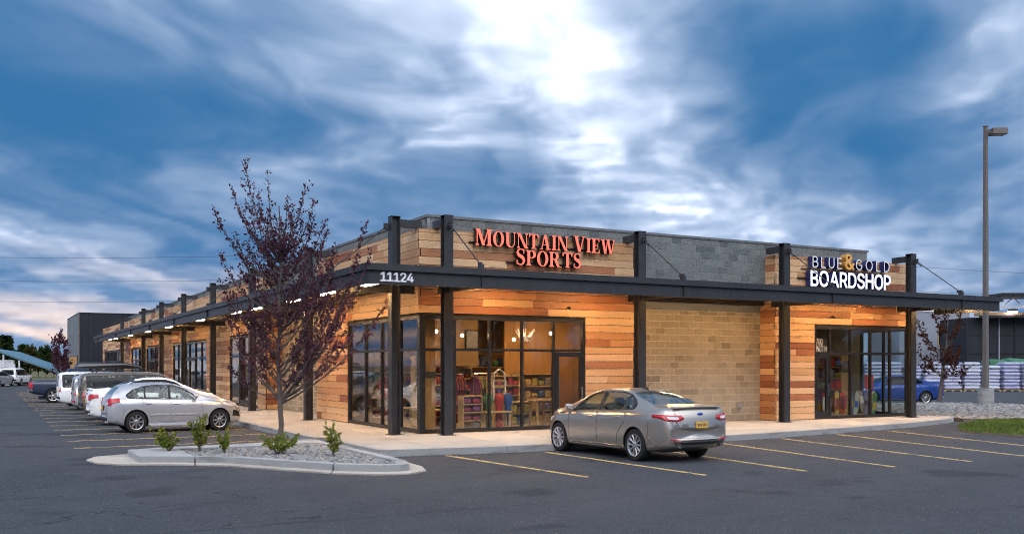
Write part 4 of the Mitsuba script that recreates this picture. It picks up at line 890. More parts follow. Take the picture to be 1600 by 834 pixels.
# ---------------------------------------------------------------- signs
def wmap(m, x, y, z, sx=1.0, sz=1.0):
    """lettering from its own plane (reading along +x, facing +z) onto a wall facing -Y"""
    v = m.vertices; r = m.copy(); r.vertices = np.stack([x + v[:, 0] * sx, y - v[:, 2], z + v[:, 1] * sz], 1); return r
def serif_glyph(ch):
    """bold serif capitals as polygons, cap height 1; returns (polygon, width)"""
    S, H, SH, SO = .21, .075, .065, .085         # stem, hairline, serif height and overhang
    R = lambda a, b, c, d: sbox(a, c, b, d)
    def stem(x, w=S): return unary_union([R(x, x + w, 0, 1), R(x - SO, x + w + SO, 0, SH), R(x - SO, x + w + SO, 1 - SH, 1),
        Polygon([(x - SO * .7, SH), (x, SH + .07), (x + w, SH + .07), (x + w + SO * .7, SH)]), Polygon([(x - SO * .7, 1 - SH), (x, 1 - SH - .07), (x + w, 1 - SH - .07), (x + w + SO * .7, 1 - SH)])])
    def thin(x): return stem(x, H)
    def diag(x0, y0, x1, y1, w): return Polygon([(x0, y0), (x0 + w, y0), (x1 + w, y1), (x1, y1)])
    def ell(cx, cy, a, b): return affinity.scale(Point(0, 0).buffer(1, quad_segs=12), a, b, origin=(0, 0)).buffer(0).intersection(sbox(-9, -9, 9, 9)) if False else affinity.translate(affinity.scale(Point(0, 0).buffer(1, quad_segs=12), a, b, origin=(0, 0)), cx, cy)
    if ch == 'I': return affinity.translate(stem(0), SO), S + 2 * SO
    if ch == 'M': return affinity.translate(unary_union([thin(.0), stem(.74), diag(.0, 1, .36, 0, S), diag(.74, 1, .40, 0, H * 1.1)]).intersection(sbox(-1, 0, 2, 1)), SO), .74 + S + 2 * SO
    if ch == 'N': return affinity.translate(unary_union([thin(.0), thin(.62), diag(-.02, 1, .50, 0, S)]).intersection(sbox(-1, -.02, 2, 1)), SO), .62 + H + 2 * SO
    if ch == 'O': return ell(.42, .5, .42, .52).difference(ell(.42, .5, .205, .455)), .84
    if ch == 'U':
        o = unary_union([R(0, S, .35, 1), R(-SO, S + SO, 1 - SH, 1), R(.60, .60 + H, .35, 1), R(.60 - SO, .60 + H + SO, 1 - SH, 1)])
        bowl = ell(.338, .36, .338, .38).difference(ell(.405, .38, .195, .31)).intersection(sbox(-1, -1, 2, .37))
        return affinity.translate(unary_union([o, bowl]), SO), .60 + H + 2 * SO
    if ch == 'T': return unary_union([R(.27, .27 + S, 0, 1), R(.27 - SO, .27 + S + SO, 0, SH), R(0, .75, 1 - SH * 1.1, 1), Polygon([(0, 1), (0, .74), (.05, .74), (.14, .93), (.2, 1)]), Polygon([(.75, 1), (.75, .74), (.70, .74), (.61, .93), (.55, 1)])]), .75
    if ch == 'A': return unary_union([diag(.13, 0, .38, 1, H * 1.1), diag(.60, 0, .345, 1, S), R(.22, .62, .28, .28 + SH), R(.02, .30, 0, SH), R(.50, .90, 0, SH)]), .92
    if ch == 'V': return unary_union([diag(.09, 1, .36, -.0, S), diag(.73, 1, .45, 0, H * 1.1), R(.0, .40, 1 - SH, 1), R(.62, .92, 1 - SH, 1)]), .92
    if ch == 'W': return unary_union([diag(.08, 1, .30, 0, S), diag(.55, 1, .40, 0, H), diag(.52, 1, .76, 0, S), diag(1.08, 1, .87, 0, H), R(0, .36, 1 - SH, 1), R(.45, .80, 1 - SH, 1), R(.98, 1.24, 1 - SH, 1)]), 1.24
    if ch == 'E': return affinity.translate(unary_union([stem(0), R(S, .56, 0, SH), R(S, .54, 1 - SH, 1), Polygon([(.58, 0), (.60, .28), (.555, .28), (.48, .1), (.4, 0)]), Polygon([(.56, 1), (.56, .75), (.515, .75), (.46, .9), (.38, 1)]), R(S, .40, .49, .49 + SH), R(.36, .41, .36, .68)]), SO), .60 + SO
    if ch in 'PR':
        g = [stem(0), ell(.33, .735, .31, .265).difference(ell(.30, .735, .125, .20)).intersection(sbox(.2, 0, 1, 1)), R(S, .34, 1 - SH, 1), R(S, .34, .47, .47 + SH)]
        if ch == 'R': g += [diag(.52, 0, .27, .5, S), R(.55, .86, 0, SH)]
        return affinity.translate(unary_union(g), SO), (.64 if ch == 'P' else .86) + SO
    if ch == 'S':
        t = np.linspace(0, 1, 60); pts = []
        ctrl = np.array([(.52, .80), (.47, .92), (.31, .965), (.16, .90), (.11, .76), (.17, .63), (.32, .53), (.46, .43), (.53, .28), (.46, .10), (.30, .035), (.13, .09), (.07, .22)])
        k = np.linspace(0, 1, len(ctrl)); x, y = Pchip(k, ctrl[:, 0])(t), Pchip(k, ctrl[:, 1])(t)
        wd = .04 + .075 * np.exp(-((t - .52) / .20) ** 2)
        g = unary_union([Point(a, b).buffer(c, quad_segs=5) for a, b, c in zip(x, y, wd)] + [R(.50, .55, .68, .98), R(.05, .10, .02, .33)])
        return g, .62
def letters(txt, x0, x1, z, cap, small, big, sign, y_back, y_face, face, ret, rs):
    items = []; x = 0
    for ch in txt:
        if ch == ' ': x += .34; continue
        g, w = serif_glyph(ch); s = cap if len(items) in big else small
        items.append((g, x, s)); x += w * s / cap + .055
    k = (x1 - x0) / (x - .055)
    for g, px_, s in items:
        g2 = affinity.translate(affinity.scale(g, k * s / cap, s, origin=(0, 0)), x0 + px_ * k, 0)
        r = obj('letter', wmap(extr(g2, y_face, 0), 0, y_back, z), ret, sign)
        obj('face', wmap(extr(g2.buffer(-.004), .006, y_face + .0005), 0, y_back, z), face, r)
s1 = thing('shop_sign', 'coral serif channel letters with black sides reading MOUNTAIN VIEW SPORTS', 'sign')
letters('MOUNTAIN VIEW', 1.55, 6.12, 5.21, .455, .415, (0, 8), s1, -.05, .17, 'coral_lit', 'black_return', 0)
letters('SPORTS', 2.80, 4.94, 4.74, .46, .425, (0,), s1, -.05, .17, 'coral_lit', 'black_return', 0)
obj('mounting_rail', cat(bx(1.45, 6.1, -.055, -.012, 5.28, 5.33), bx(2.6, 4.9, -.055, -.012, 4.80, 4.85)), 'black_return', s1)

s2 = thing('shop_sign', 'white channel letters with blue sides and a gold ampersand over the boardshop entrance', 'sign')
def stroke_letter(ch, h, w):
    L_ = lambda *p: LineString(p)
    arc = lambda cx, cy, a, b, t0, t1, n=18: [(cx + a * math.cos(math.radians(t)), cy + b * math.sin(math.radians(t))) for t in np.linspace(t0, t1, n)]
    d = {'B': [L_((0, 0), (0, 1)), LineString([(0, 1), (.3, 1)] + arc(.3, .76, .28, .24, 90, -90) + [(0, .52)]), LineString([(0, .52), (.33, .52)] + arc(.33, .26, .33, .26, 90, -90) + [(0, 0)])],
         'L': [L_((0, 1), (0, 0), (.55, 0))], 'U': [LineString([(0, 1), (0, .33)] + arc(.34, .33, .34, .33, 180, 360) + [(.68, 1)])],
         'E': [L_((.55, 1), (0, 1), (0, 0), (.58, 0)), L_((0, .52), (.48, .52))], 'G': [LineString(arc(.42, .5, .42, .5, 48, 330)), L_((.80, .25), (.80, .47), (.5, .47))],
         'O': [LineString(arc(.46, .5, .46, .5, 0, 360, 30))], 'D': [L_((0, 0), (0, 1)), LineString([(0, 1), (.25, 1)] + arc(.25, .5, .48, .5, 90, -90) + [(0, 0)])]}[ch]
    return unary_union([affinity.scale(g, h, h, origin=(0, 0)) for g in d]).buffer(w / 2, join_style=1), max(g.bounds[2] for g in d) * h
def put_poly(g, z, sign, y_back, dep, face, ret):
    r = obj('letter', wmap(extr(g, dep), 0, y_back, z), ret, sign)
    obj('face', wmap(extr(g.buffer(-.003), .006, dep + .0005), 0, y_back, z), face, r)
for word, x0, x1 in (('BLUE', 14.06, 15.40), ('GOLD', 16.10, 17.74)):
    gl = [stroke_letter(c, .335, .040) for c in word]; tot = sum(w for _, w in gl); gap = (x1 - x0 - tot) / 3; x = x0
    for g, w in gl:
        put_poly(affinity.translate(g, x, 0), 5.245, s2, -.06, .20, 'white_paint', 'blue_return'); x += w + gap
amp = unary_union([LineString([(.40, .02), (.08, .42), (.05, .55), (.12, .66), (.22, .66), (.29, .56), (.24, .45), (.06, .30), (.02, .17), (.08, .05), (.20, .01), (.32, .08), (.42, .26)]).buffer(.052, join_style=1)])
put_poly(affinity.translate(affinity.scale(amp, .92, .72, origin=(0, 0)), 15.54, 0), 5.24, s2, -.06, .24, 'gold_paint', 'gold_return')
def text_letters(txt, x0, x1, z, h, bold, sign, y_back, dep, face, ret, stretch=None):
    ms = []; x = 0
    for ch in txt:
        if ch == ' ': x += h * .35; continue
        m = meshkit.text_mesh(ch, h, depth=dep, bold=bold); b = m.bounds
        m.apply_translation([-b[0][0], 0, 0]); ms.append((m, x)); x += (b[1][0] - b[0][0]) + h * .085
    k = (x1 - x0) / (x - h * .085)
    for m, xx in ms:
        a = wmap(m, x0 + xx * k, y_back, z, k)
        if ret:
            r = obj('letter', a, ret, sign); f = m.copy(); f.vertices[:, 2] = dep + .0005 + f.vertices[:, 2] / dep * .006
            obj('face', wmap(f, x0 + xx * k, y_back, z, k), face, r)
        else: obj('letter', a, face, sign)
text_letters('BOARDSHOP', 13.95, 17.82, 4.615, .50, True, s2, -.06, .20, 'white_lit', 'blue_return')
obj('mounting_rail', cat(bx(13.75, 17.75, -.065, -.012, 5.185, 5.205), bx(13.6, 17.7, -.065, -.012, 4.85, 4.90)), 'black_return', s2)
s3 = thing('house_number', 'silver digits 11124 on the canopy fascia at the corner', 'house number')
text_letters('11124', -2.09, -1.27, 3.90, .205, True, s3, CY0 + .083, .03, 'silver_digit', None)
s4 = thing('unit_number', 'white letters 700 UNIT H on the glass above the boardshop door', 'lettering')
text_letters('700', 14.54, 14.86, 2.66, .22, False, s4, .070, .004, 'white_paint', None)
text_letters('UNIT H', 14.46, 15.04, 2.43, .20, False, s4, .070, .004, 'white_paint', None)
# ---------------------------------------------------------------- trees and plants
plain('bark', proc(lambda p, n, uv: mix([.060, .048, .045], [.14, .115, .105], fbm(p.x * 30, p.y * 30, p.z * 9, 3))), .85, .25)
def leaf_bsdf(k, a, b, c):
    bsdf(k, type='principledthin', base_color=proc(lambda p, n, uv: ramp(uv.x, a, b, c)), roughness=.5, diff_trans=.55, spec_trans=0.0, eta=1.4)
leaf_bsdf('leaf_plum', [.052, .025, .042], [.10, .042, .062], [.19, .075, .085])
leaf_bsdf('leaf_rust', [.040, .018, .016], [.085, .034, .022], [.13, .055, .03])
leaf_bsdf('leaf_green', [.09, .135, .018], [.17, .205, .035], [.27, .26, .06])
leaf_bsdf('leaf_pine', [.018, .032, .014], [.032, .055, .02], [.06, .085, .028])
leaf_bsdf('leaf_field', [.03, .042, .014], [.06, .066, .02], [.11, .085, .03])

def leaves_at(pos, dirs, size, rg, aspect=.55):
    """pointed leaves folded along the midrib: 4 triangles each"""
    n = len(pos); d = dirs / (np.linalg.norm(dirs, axis=1, keepdims=True) + 1e-9)
    u = rg.normal(size=(n, 3)); s = np.cross(d, u); s /= np.linalg.norm(s, axis=1, keepdims=True) + 1e-9; nn = np.cross(s, d)
    L = (size * rg.uniform(.7, 1.25, n))[:, None]; W = L * aspect * .5
    p0 = pos; p3 = pos + d * L + nn * L * -.12; m1 = pos + d * L * .42 + s * W + nn * L * .10; m2 = pos + d * L * .42 - s * W + nn * L * .10; mc = pos + d * L * .45
    v = np.stack([p0, m1, p3, m2, mc], 1).reshape(-1, 3); b = np.arange(n)[:, None] * 5
    f = np.concatenate([b + [0, 1, 4], b + [1, 2, 4], b + [2, 3, 4], b + [3, 0, 4]], 1).reshape(-1, 3)
    return v, f
def bez(p0, p1, p2, n=9):
    t = np.linspace(0, 1, n)[:, None]; return (1 - t) ** 2 * p0 + 2 * t * (1 - t) * p1 + t * t * p2

def young_tree(base, tips, leader_top, z_first, seed, leaf_mat, leaf=.085, dens=1.0, trunk_r=.075, twig=.55, label='', extra=0, r_in=1.0, mid=None, group=None):
    rg = np.random.default_rng(seed); base = np.array(base, float)
    t = thing('tree', label, 'tree', group)
    top = np.array(leader_top, float)
    lead = bez(base, base + (top - base) * .55 + np.array([.04, -.03, 0]), top, 14); lead[1:-1, :2] += rg.normal(0, .02, (12, 2))
    hgt = top[2] - base[2]
    rr = np.concatenate([[trunk_r * 1.25], np.linspace(trunk_r, .012, 13)])
    obj('trunk', path_tube(lead, rr, 9), 'bark', t, smooth=50)
    P, D = [], []; twigs = []
    tips = [np.array(x, float) for x in tips]
    for q in range(extra):
        a = rg.uniform(0, 6.28); h = rg.uniform(.34, .92); rad = r_in * math.sin(min(1, h) * math.pi) ** .6 * rg.uniform(.3, 1)
        tips.append(np.array([base[0] + math.cos(a) * rad, base[1] + math.sin(a) * rad, base[2] + h * hgt]) + (np.array(mid) if mid is not None else 0))
    for tip in tips:
        out = np.linalg.norm(tip[:2] - base[:2]); zz = max(z_first + rg.uniform(-.05, .1), min(tip[2] - out * rg.uniform(1.0, 1.7) - .2, base[2] + hgt * .74))
        f = np.clip((zz - base[2]) / hgt, .02, .95); o = np.array([np.interp(f, np.linspace(0, 1, 14), lead[:, k]) for k in range(3)])
        L = np.linalg.norm(tip - o)
        if L < .15: continue
        ctrl = o + (tip - o) * .5 + np.array([(tip - o)[0] * .22, (tip - o)[1] * .22, -.12 * L]) + rg.normal(0, .05, 3)
        b = bez(o, ctrl, tip, 10)
        r0 = min(.024, .006 + .007 * L)
        obj('branch', path_tube(b, np.linspace(r0, .004, 10), 6), 'bark', t, smooth=50)
        tang = np.gradient(b, axis=0)
        nn = int(L * 34 * dens)
        for s in rg.uniform(.30, 1.0, nn) ** .85:
            i = s * 9; k = int(min(8, i)); p = b[k] + (b[k + 1] - b[k]) * (i - k)
            dd = tang[k] / np.linalg.norm(tang[k]) + rg.normal(0, .8, 3); P.append(p + rg.normal(0, .025, 3)); D.append(dd)
        for q in range(int(2 + L * 2.6)):
            s = rg.uniform(.25, .95); k = int(s * 9); p = b[k]; tl = twig * rg.uniform(.35, 1.1) * (1.15 - .5 * s)
            dd = tang[k] / np.linalg.norm(tang[k]) * .7 + rg.normal(0, .5, 3) + np.array([0, 0, .5]); dd /= np.linalg.norm(dd); e = p + dd * tl
            twigs.append(path_tube(bez(p, p + dd * tl * .5 + rg.normal(0, .03, 3), e, 5), np.linspace(.006, .002, 5), 4))
            for w in range(int(tl * 26 * dens) + 2):
                u = rg.uniform(.2, 1.05); P.append(p + dd * tl * u + rg.normal(0, .03, 3)); D.append(dd * .6 + rg.normal(0, .8, 3) + [0, 0, -.15])
    if twigs: obj('twig', cat(twigs), 'bark', t, kind='stuff')
    P, D = np.array(P), np.array(D); v, f = leaves_at(P, D, leaf, rg)
    tone = np.repeat(np.clip(rg.normal(.42, .28, len(P)), 0, 1), 5)
    obj('foliage', (v, f), leaf_mat, t, uv=np.stack([tone, tone * 0], 1), kind='stuff')
    return t
def unproj(px, py, depth): return EYE + (RIGHT * ((px - 800) / 1496) + FWD + np.array([0, 0, -(py - 571.5) / 1496])) * depth

rg = np.random.default_rng(40)
base = np.array([-3.93, -.77, .08]); dep = float((base - EYE) @ FWD)
outline = [(376, 246), (414, 266), (381, 318), (353, 336), (398, 300), (441, 300), (478, 286), (497, 314), (470, 340), (505, 352), (520, 368), (536, 388), (556, 405), (582, 356), (590, 398), (352, 400), (356, 440), (350, 480),
           (600, 466), (572, 500), (548, 520), (545, 460), (520, 436), (470, 560), (500, 540), (420, 330), (450, 380), (395, 380), (410, 420),
           (480, 420), (460, 450), (430, 460), (395, 470), (365, 500), (490, 480), (520, 490), (450, 520), (410, 520), (380, 550), (372, 300), (366, 370), (385, 345), (405, 335), (425, 365), (445, 345), (465, 325), (475, 375), (390, 410), (372, 420), (490, 400), (515, 420), (365, 455), (362, 570), (530, 420), (545, 440), (510, 385), (500, 335), (486, 345), (515, 465)]
tips = [unproj(x, y, dep) + FWD * rg.uniform(-1.15, 1.15) * (1.0 if 300 < y < 600 else .6) for x, y in outline]
young_tree(base, tips, unproj(436, 322, dep), 1.0, 3, 'leaf_plum', leaf=.082, dens=1.02, trunk_r=.062, label='young plum tree with dark purple leaves in the planting island', extra=40, r_in=.95, mid=(.08, 0, .1))
base = np.array([31.95, 8.54, .12]); dep = float((base - EYE) @ FWD)
outline = [(1445, 500), (1460, 490), (1478, 488), (1492, 496), (1505, 488), (1442, 520), (1440, 548), (1446, 575), (1512, 545), (1508, 570), (1500, 520), (1470, 515), (1480, 545), (1456, 560), (1490, 580), (1465, 585)]
young_tree(base, [unproj(x, y, dep) + FWD * rg.uniform(-1, 1) for x, y in outline], unproj(1482, 492, dep), 1.3, 5, 'leaf_rust', leaf=.17, dens=.42, trunk_r=.10, twig=.7, label='small reddish brown tree in the river stones beside the light pole', extra=10, r_in=.9)
base = unproj(96, 592, 88); base[2] = 0
young_tree(base, [unproj(x, y, 88) + FWD * rg.uniform(-1.2, 1.2) for x, y in [(74, 535), (80, 522), (88, 514), (97, 520), (104, 530), (108, 545), (72, 552), (78, 565), (106, 562), (92, 530), (90, 548), (100, 570), (84, 580)]], unproj(92, 520, 88), 1.0, 9, 'leaf_plum', leaf=.24, dens=.35, trunk_r=.1, twig=.8, label='purple leaved tree left of the black building at the far end', extra=14, r_in=1.2)

# small shrubs of the island
def shrub(px, py, n, h, sp, txt, seed):
    rg = np.random.default_rng(seed); d = ray_ground(px, py, .12)
    t = thing('shrub', txt, 'shrub', None)
    P, D = [], []
    for q in range(n):
        a = rg.uniform(0, 6.28); e = d + np.array([math.cos(a) * sp * rg.uniform(.2, 1), math.sin(a) * sp * rg.uniform(.2, 1), h * rg.uniform(.45, 1.05)])
        b = bez(d + rg.normal(0, .015, 3) * [1, 1, 0], d + (e - d) * .5 + [0, 0, .05], e, 6)
        obj('stem', path_tube(b, np.linspace(.006, .0025, 6), 4), 'bark', t)
        for s in rg.uniform(.25, 1.05, int(9 + h * 30)):
            k = min(4, int(s * 5)); P.append(b[k] + (b[k + 1] - b[k]) * (s * 5 - k)); D.append(rg.normal(0, 1, 3) + [0, 0, .35])
    v, f = leaves_at(np.array(P), np.array(D), .078, rg, .62); tone = np.repeat(rg.random(len(P)), 5)
    obj('foliage', (v, f), 'leaf_green', t, uv=np.stack([tone, tone], 1), kind='stuff')
def ray_ground(px, py, z):
    d = RIGHT * ((px - 800) / 1496) + FWD + np.array([0, 0, -(py - 571.5) / 1496]); return EYE + d * ((z - EYE[2]) / d[2])
shrub(265, 706, 16, .50, .40, 'leafy green shrub at the left end of the planting island', 1)
shrub(312, 705, 16, .74, .30, 'tallest yellow green shrub of the planting island', 2)
shrub(350, 707, 9, .52, .30, 'thin green shrub between the tall one and the plum tree', 3)
shrub(434, 709, 20, .40, .50, 'low spreading green shrub at the foot of the plum tree', 4)
shrub(520, 713, 9, .68, .22, 'upright green shrub at the right end of the stone bed', 5)

# far trees
def far_tree(x, y, h, w, seed, mat, txt, pine=False, n=420, grp='trees along the far edge of the lot'):
    rg = np.random.default_rng(seed); t = thing('pine_tree' if pine else 'tree', txt, 'tree', grp)
    obj('trunk', tube((x, y, -.1), (x, y, h * (.9 if pine else .6)), h * .02, h * .006, 7), 'bark', t)
    if pine:
        u = rg.uniform(0, 1, n) ** .8; z = h * (.12 + .88 * u); rad = w * (1 - u) * (.35 + .65 * np.sqrt(rg.random(n))) * (.75 + .25 * np.sin(u * 60)); a = rg.uniform(0, 6.28, n)
        pos = np.stack([x + rad * np.cos(a), y + rad * np.sin(a), z], 1); d = np.stack([np.cos(a), np.sin(a), -.25 + 0 * a], 1) + rg.normal(0, .3, (n, 3))
    else:
        c = rg.normal(0, 1, (9, 3)); c /= np.linalg.norm(c, axis=1, keepdims=True); c = c * rg.uniform(.3, .75, (9, 1))
        k = rg.integers(0, 9, n); q = rg.normal(0, 1, (n, 3)); q /= np.linalg.norm(q, axis=1, keepdims=True)
        pos = (c[k] + q * rg.uniform(.15, .42, (n, 1))) * [w, w, h * .36] + [x, y, h * .62]; d = q + rg.normal(0, .5, (n, 3))
    v, f = leaves_at(pos, d, h * .13 if not pine else h * .15, rg, .6); tone = np.repeat(rg.random(n), 5)
    obj('crown', (v, f), mat, t, uv=np.stack([tone, tone], 1), kind='stuff')
for k, (px, top, wpx, mat, pine) in enumerate([(9, 525, 11, 'leaf_pine', 1), (25, 543, 11, 'leaf_pine', 0), (36, 539, 8, 'leaf_pine', 1), (46, 541, 11, 'leaf_field', 0), (60, 545, 10, 'leaf_field', 0), (72, 543, 10, 'leaf_pine', 0), (-10, 540, 14, 'leaf_pine', 0), (106, 546, 10, 'leaf_pine', 0), (84, 547, 10, 'leaf_field', 0), (118, 548, 9, 'leaf_field', 0)]):
    dpt = 150 + (k * 37) % 26; p = unproj(px, 571.5, dpt); h = EYE[2] + (571.5 - top) / 1496 * dpt
    names = ['tall dark pine at the left edge of the picture', 'broad dark green tree right of the tall pine', 'slim pine standing above the hedge of far trees', 'yellowish green tree in the middle of the far tree line', 'second yellowish green tree of the far tree line',
             'dark green tree of the far line left of the purple tree', 'dark tree partly cut by the left edge of the picture', 'dark green tree behind the purple tree', 'yellow green tree just left of the purple tree', 'green tree nearest the black building']
    far_tree(p[0], p[1], h, wpx / 1496 * dpt, 60 + k, mat, names[k], bool(pine), n=1300)
# the wood on the other side of the road, mirrored in the shop windows
rg = np.random.default_rng(77); P, D, H = [], [], []
for x in np.arange(-170, 130, 4.2):
    h = rg.uniform(6, 11); y = -95 + rg.uniform(-7, 7); n = 170
    q = rg.normal(0, 1, (n, 3)); q /= np.linalg.norm(q, axis=1, keepdims=True); P.append(q * rg.uniform(.4, 1, (n, 1)) * [3.4, 3, h * .5] + [x, y, h * .5]); D.append(q)
for y in np.arange(-90, 150, 4.6):
    h = rg.uniform(5, 9); x = -105 + rg.uniform(-6, 6); n = 150
    q = rg.normal(0, 1, (n, 3)); q /= np.linalg.norm(q, axis=1, keepdims=True); P.append(q * rg.uniform(.4, 1, (n, 1)) * [3.4, 3, h * .5] + [x, y, h * .5]); D.append(q)
P, D = np.vstack(P), np.vstack(D); v, f = leaves_at(P, D, 1.5, rg, .7); tone = np.repeat(rg.random(len(P)), 5)
obj('distant_wood', (v, f), 'leaf_pine', None, uv=np.stack([tone, tone], 1), kind='stuff', label='dark wood across the road that the windows mirror')
# ---------------------------------------------------------------- inside the shops
plain('inner_wall', proc(lambda p, n, uv: mix([.24, .15, .075], [.31, .20, .10], fbm(p.x * 3, p.y * 3, p.z * 3, 3))), .8, .2)
plain('inner_dark', (.07, .062, .055), .8, .2)
plain('inner_grey', (.16, .17, .17), .8, .2)
plain('inner_floor', proc(lambda p, n, uv: mix([.20, .14, .085], [.30, .21, .13], fbm(p.x * 2, p.y * 14, 0, 3))), .4, .4)
plain('pine_board', proc(lambda p, n, uv: mix([.44, .30, .14], [.56, .40, .20], fbm(p.x * 4, p.y * 4, p.z * 30, 3))), .55, .3)
plain('timber', proc(lambda p, n, uv: mix([.36, .19, .07], [.50, .28, .11], fbm(p.x * 9, p.y * 9, p.z * 1.2, 3))), .6, .3)
plain('goods', proc(lambda p, n, uv: mi.Color3f(ramp(uv.x, [.03, .03, .035], [.45, .05, .04], [.04, .10, .32], [.50, .33, .06], [.05, .20, .10], [.55, .53, .50], [.10, .10, .11])) * (.75 + .4 * fbm(p.x * 20, p.y * 20, p.z * 20, 2))), .6, .3)
WARM = np.array([1.0, .60, .29])
def room(x0, x1, y0, y1, wall, floor='inner_floor', zc=3.62, back='x'):
    obj('inner_floor', bx(x0, x1, y0, y1, .12, .16), floor, B)
    obj('ceiling', bx(x0, x1, y0, y1, zc, zc + .05), 'inner_grey', B)
    obj('inner_wall', bx(x0, x1, y1 + .001, y1 + .08, .10, zc + .1), wall, B); obj('inner_wall', bx(x1 + .001, x1 + .08, y0 + (.72 if y0 < 1 else 0), y1, .10, zc + .1), wall, B)
def ceiling_light(x, y, z, power, txt, col=WARM, w=.55):
    t = thing('ceiling_light', f'lit square panel in the ceiling {txt}', 'light', 'ceiling panels inside the shops')
    obj('frame', bx(x - w / 2 - .03, x + w / 2 + .03, y - w / 2 - .03, y + w / 2 + .03, z - .03, z - .002), 'white_paint', t)
    obj('panel', bx(x - w / 2, x + w / 2, y - w / 2, y + w / 2, z - .05, z - .0305), 'white_paint', t, emitter={'type': 'area', 'radiance': rgb(*(col * power))})
irg = np.random.default_rng(5)
def shelf_unit(x, y, rz, w, d, h, rows, cols, txt, tones=(0, 1), fill=.85, mat='pine_board', kind='shelf_unit'):
    t = thing(kind, txt, 'shelf'); tw = T(M4((x, y, .16), rz).tolist())
    obj('side_panel', bx(0, .03, 0, d, 0, h), mat, t, to_world=tw); obj('side_panel', bx(w - .03, w, 0, d, 0, h), mat, t, to_world=tw)
    obj('back_panel', bx(.03, w - .03, d - .02, d, 0, h), mat, t, to_world=tw)
    for k in range(rows + 1): obj('shelf', bx(.03, w - .03, 0, d - .02, k * (h - .03) / rows, k * (h - .03) / rows + .03), mat, t, to_world=tw)
    cw = (w - .06) / cols; chh = (h - .03) / rows
    for k in range(rows):
        for c in range(cols):
            if irg.random() > fill: continue
            a = .03 + c * cw + cw * .08; zz = k * chh + .032; hh = (chh - .05) * irg.uniform(.45, .95)
            m = rbox(a, a + cw * .82, .03, d * .8, zz, zz + hh, min(.04, hh * .3, cw * .2), 6)
            obj('merchandise', m, 'goods', t, uv=(float(irg.uniform(*tones)), 0), smooth=40, to_world=tw)
    return t
def table(x, y, w, d, h, txt, mat='pine_board', rz=0):
    t = thing('table', txt, 'table'); tw = T(M4((x, y, .16), rz).tolist())
    obj('table_top', cham(0, w, 0, d, h - .04, h), mat, t, to_world=tw)
    for a in (.03, w - .08):
        for b in (.03, d - .08): obj('leg', bx(a, a + .05, b, b + .05, 0, h - .04), mat, t, to_world=tw)
def garment_rack(x, y, w, rz, n, txt, tones=(0, 1)):
    t = thing('garment_rack', txt, 'clothes rack'); tw = T(M4((x, y, .16), rz).tolist())
    obj('rail', tube((0, 0, 1.55), (w, 0, 1.55), .015), 'chrome', t, to_world=tw)
    for a in (0, w): obj('upright', tube((a, 0, 0), (a, 0, 1.55), .015), 'chrome', t, to_world=tw)
    for k in range(n):
        a = (k + .5) * w / n; hh = irg.uniform(.65, .95); p = Polygon([(-.22, -.14), (0, -.05), (.22, -.14), (.30, -.45), (.22, -.48), (.2, -hh), (-.2, -hh), (-.22, -.48), (-.30, -.45)]).buffer(-.02).buffer(.02)
        m = extr(p, .05); m.vertices = np.stack([a - .025 + m.vertices[:, 2], m.vertices[:, 0], 1.53 + m.vertices[:, 1]], 1)
        obj('garment', m, 'goods', t, uv=(float(irg.uniform(*tones)), 0), to_world=tw)
# sports shop at the corner
room(.16, 6.86, .16, 8.8, 'inner_wall')
post_ = thing('timber_column', 'square orange brown timber column behind the corner glass', 'column')
obj('shaft', cham(.52, .84, .80, 1.12, .16, 3.4, .02), 'timber', post_); obj('collar', cham(.505, .855, .785, 1.135, 1.62, 1.80, .015), 'inner_dark', post_); obj('capital', cham(.47, .89, .75, 1.17, 3.4, 3.61, .02), 'timber', post_)
for k, (x, y, txt) in enumerate([(1.5, 1.6, 'near the corner of the sports shop'), (3.6, 1.6, 'in the middle of the sports shop front'), (5.5, 1.8, 'behind the door of the sports shop'), (2.4, 4.6, 'deeper in the sports shop on the left'), (5.0, 5.0, 'deeper in the sports shop on the right')]):
    ceiling_light(x, y, 3.62, 5.5, txt)
shelf_unit(1.35, 3.4, 0, 1.9, .4, 2.1, 6, 8, 'tall wood shelf packed with dark and red goods behind the first window bays', (0, .35), .95)
shelf_unit(3.5, 4.3, 0, 1.5, .4, 2.2, 5, 6, 'tall wood shelf with mixed goods behind the middle window bay', (0, .9))
shelf_unit(1.75, .95, 0, .62, .35, .95, 4, 2, 'small pale wood cubby shelf close to the window', (.2, .7), .6)
shelf_unit(2.0, 5.9, -math.pi / 2, 3.0, .38, 1.9, 6, 9, 'shelf of boots and helmets along the side windows', (0, .4), .95)
shelf_unit(3.75, 1.75, 0, .7, .4, .72, 2, 3, 'yellowish low chest with small goods in the middle of the shop', (.3, .6))
shelf_unit(3.35, 2.3, 0, 1.0, .35, 1.5, 5, 5, 'waist high shelf of small dark goods behind the rolls', (0, .5), .9); shelf_unit(4.45, 2.6, 0, 1.5, .4, 1.55, 4, 6, 'broad wood shelf of brown goods before the timber partition', (.35, .6), .85)
shelf_unit(.95, 2.1, 0, .8, .35, 1.25, 4, 4, 'half high shelf of dark goods behind the timber column', (0, .45), .95); shelf_unit(1.5, 8.2, 0, 2.6, .4, 2.4, 6, 9, 'tall shelf along the back wall of the sports shop', (0, .9), .9)
shelf_unit(3.2, 7.9, -.5, 2.2, .4, 2.2, 6, 8, 'tall angled shelf at the back of the sports shop', (0, .5), .9)
table(.95, 1.55, .75, .55, .55, 'low pale table near the corner glass'); table(4.35, 1.3, .62, .6, .78, 'light table by the third window bay'); table(2.35, .62, .80, .35, .5, 'pale wood bench right behind the window')
table(.35, 1.5, .8, .7, .62, 'low table behind the side windows', rz=.0)
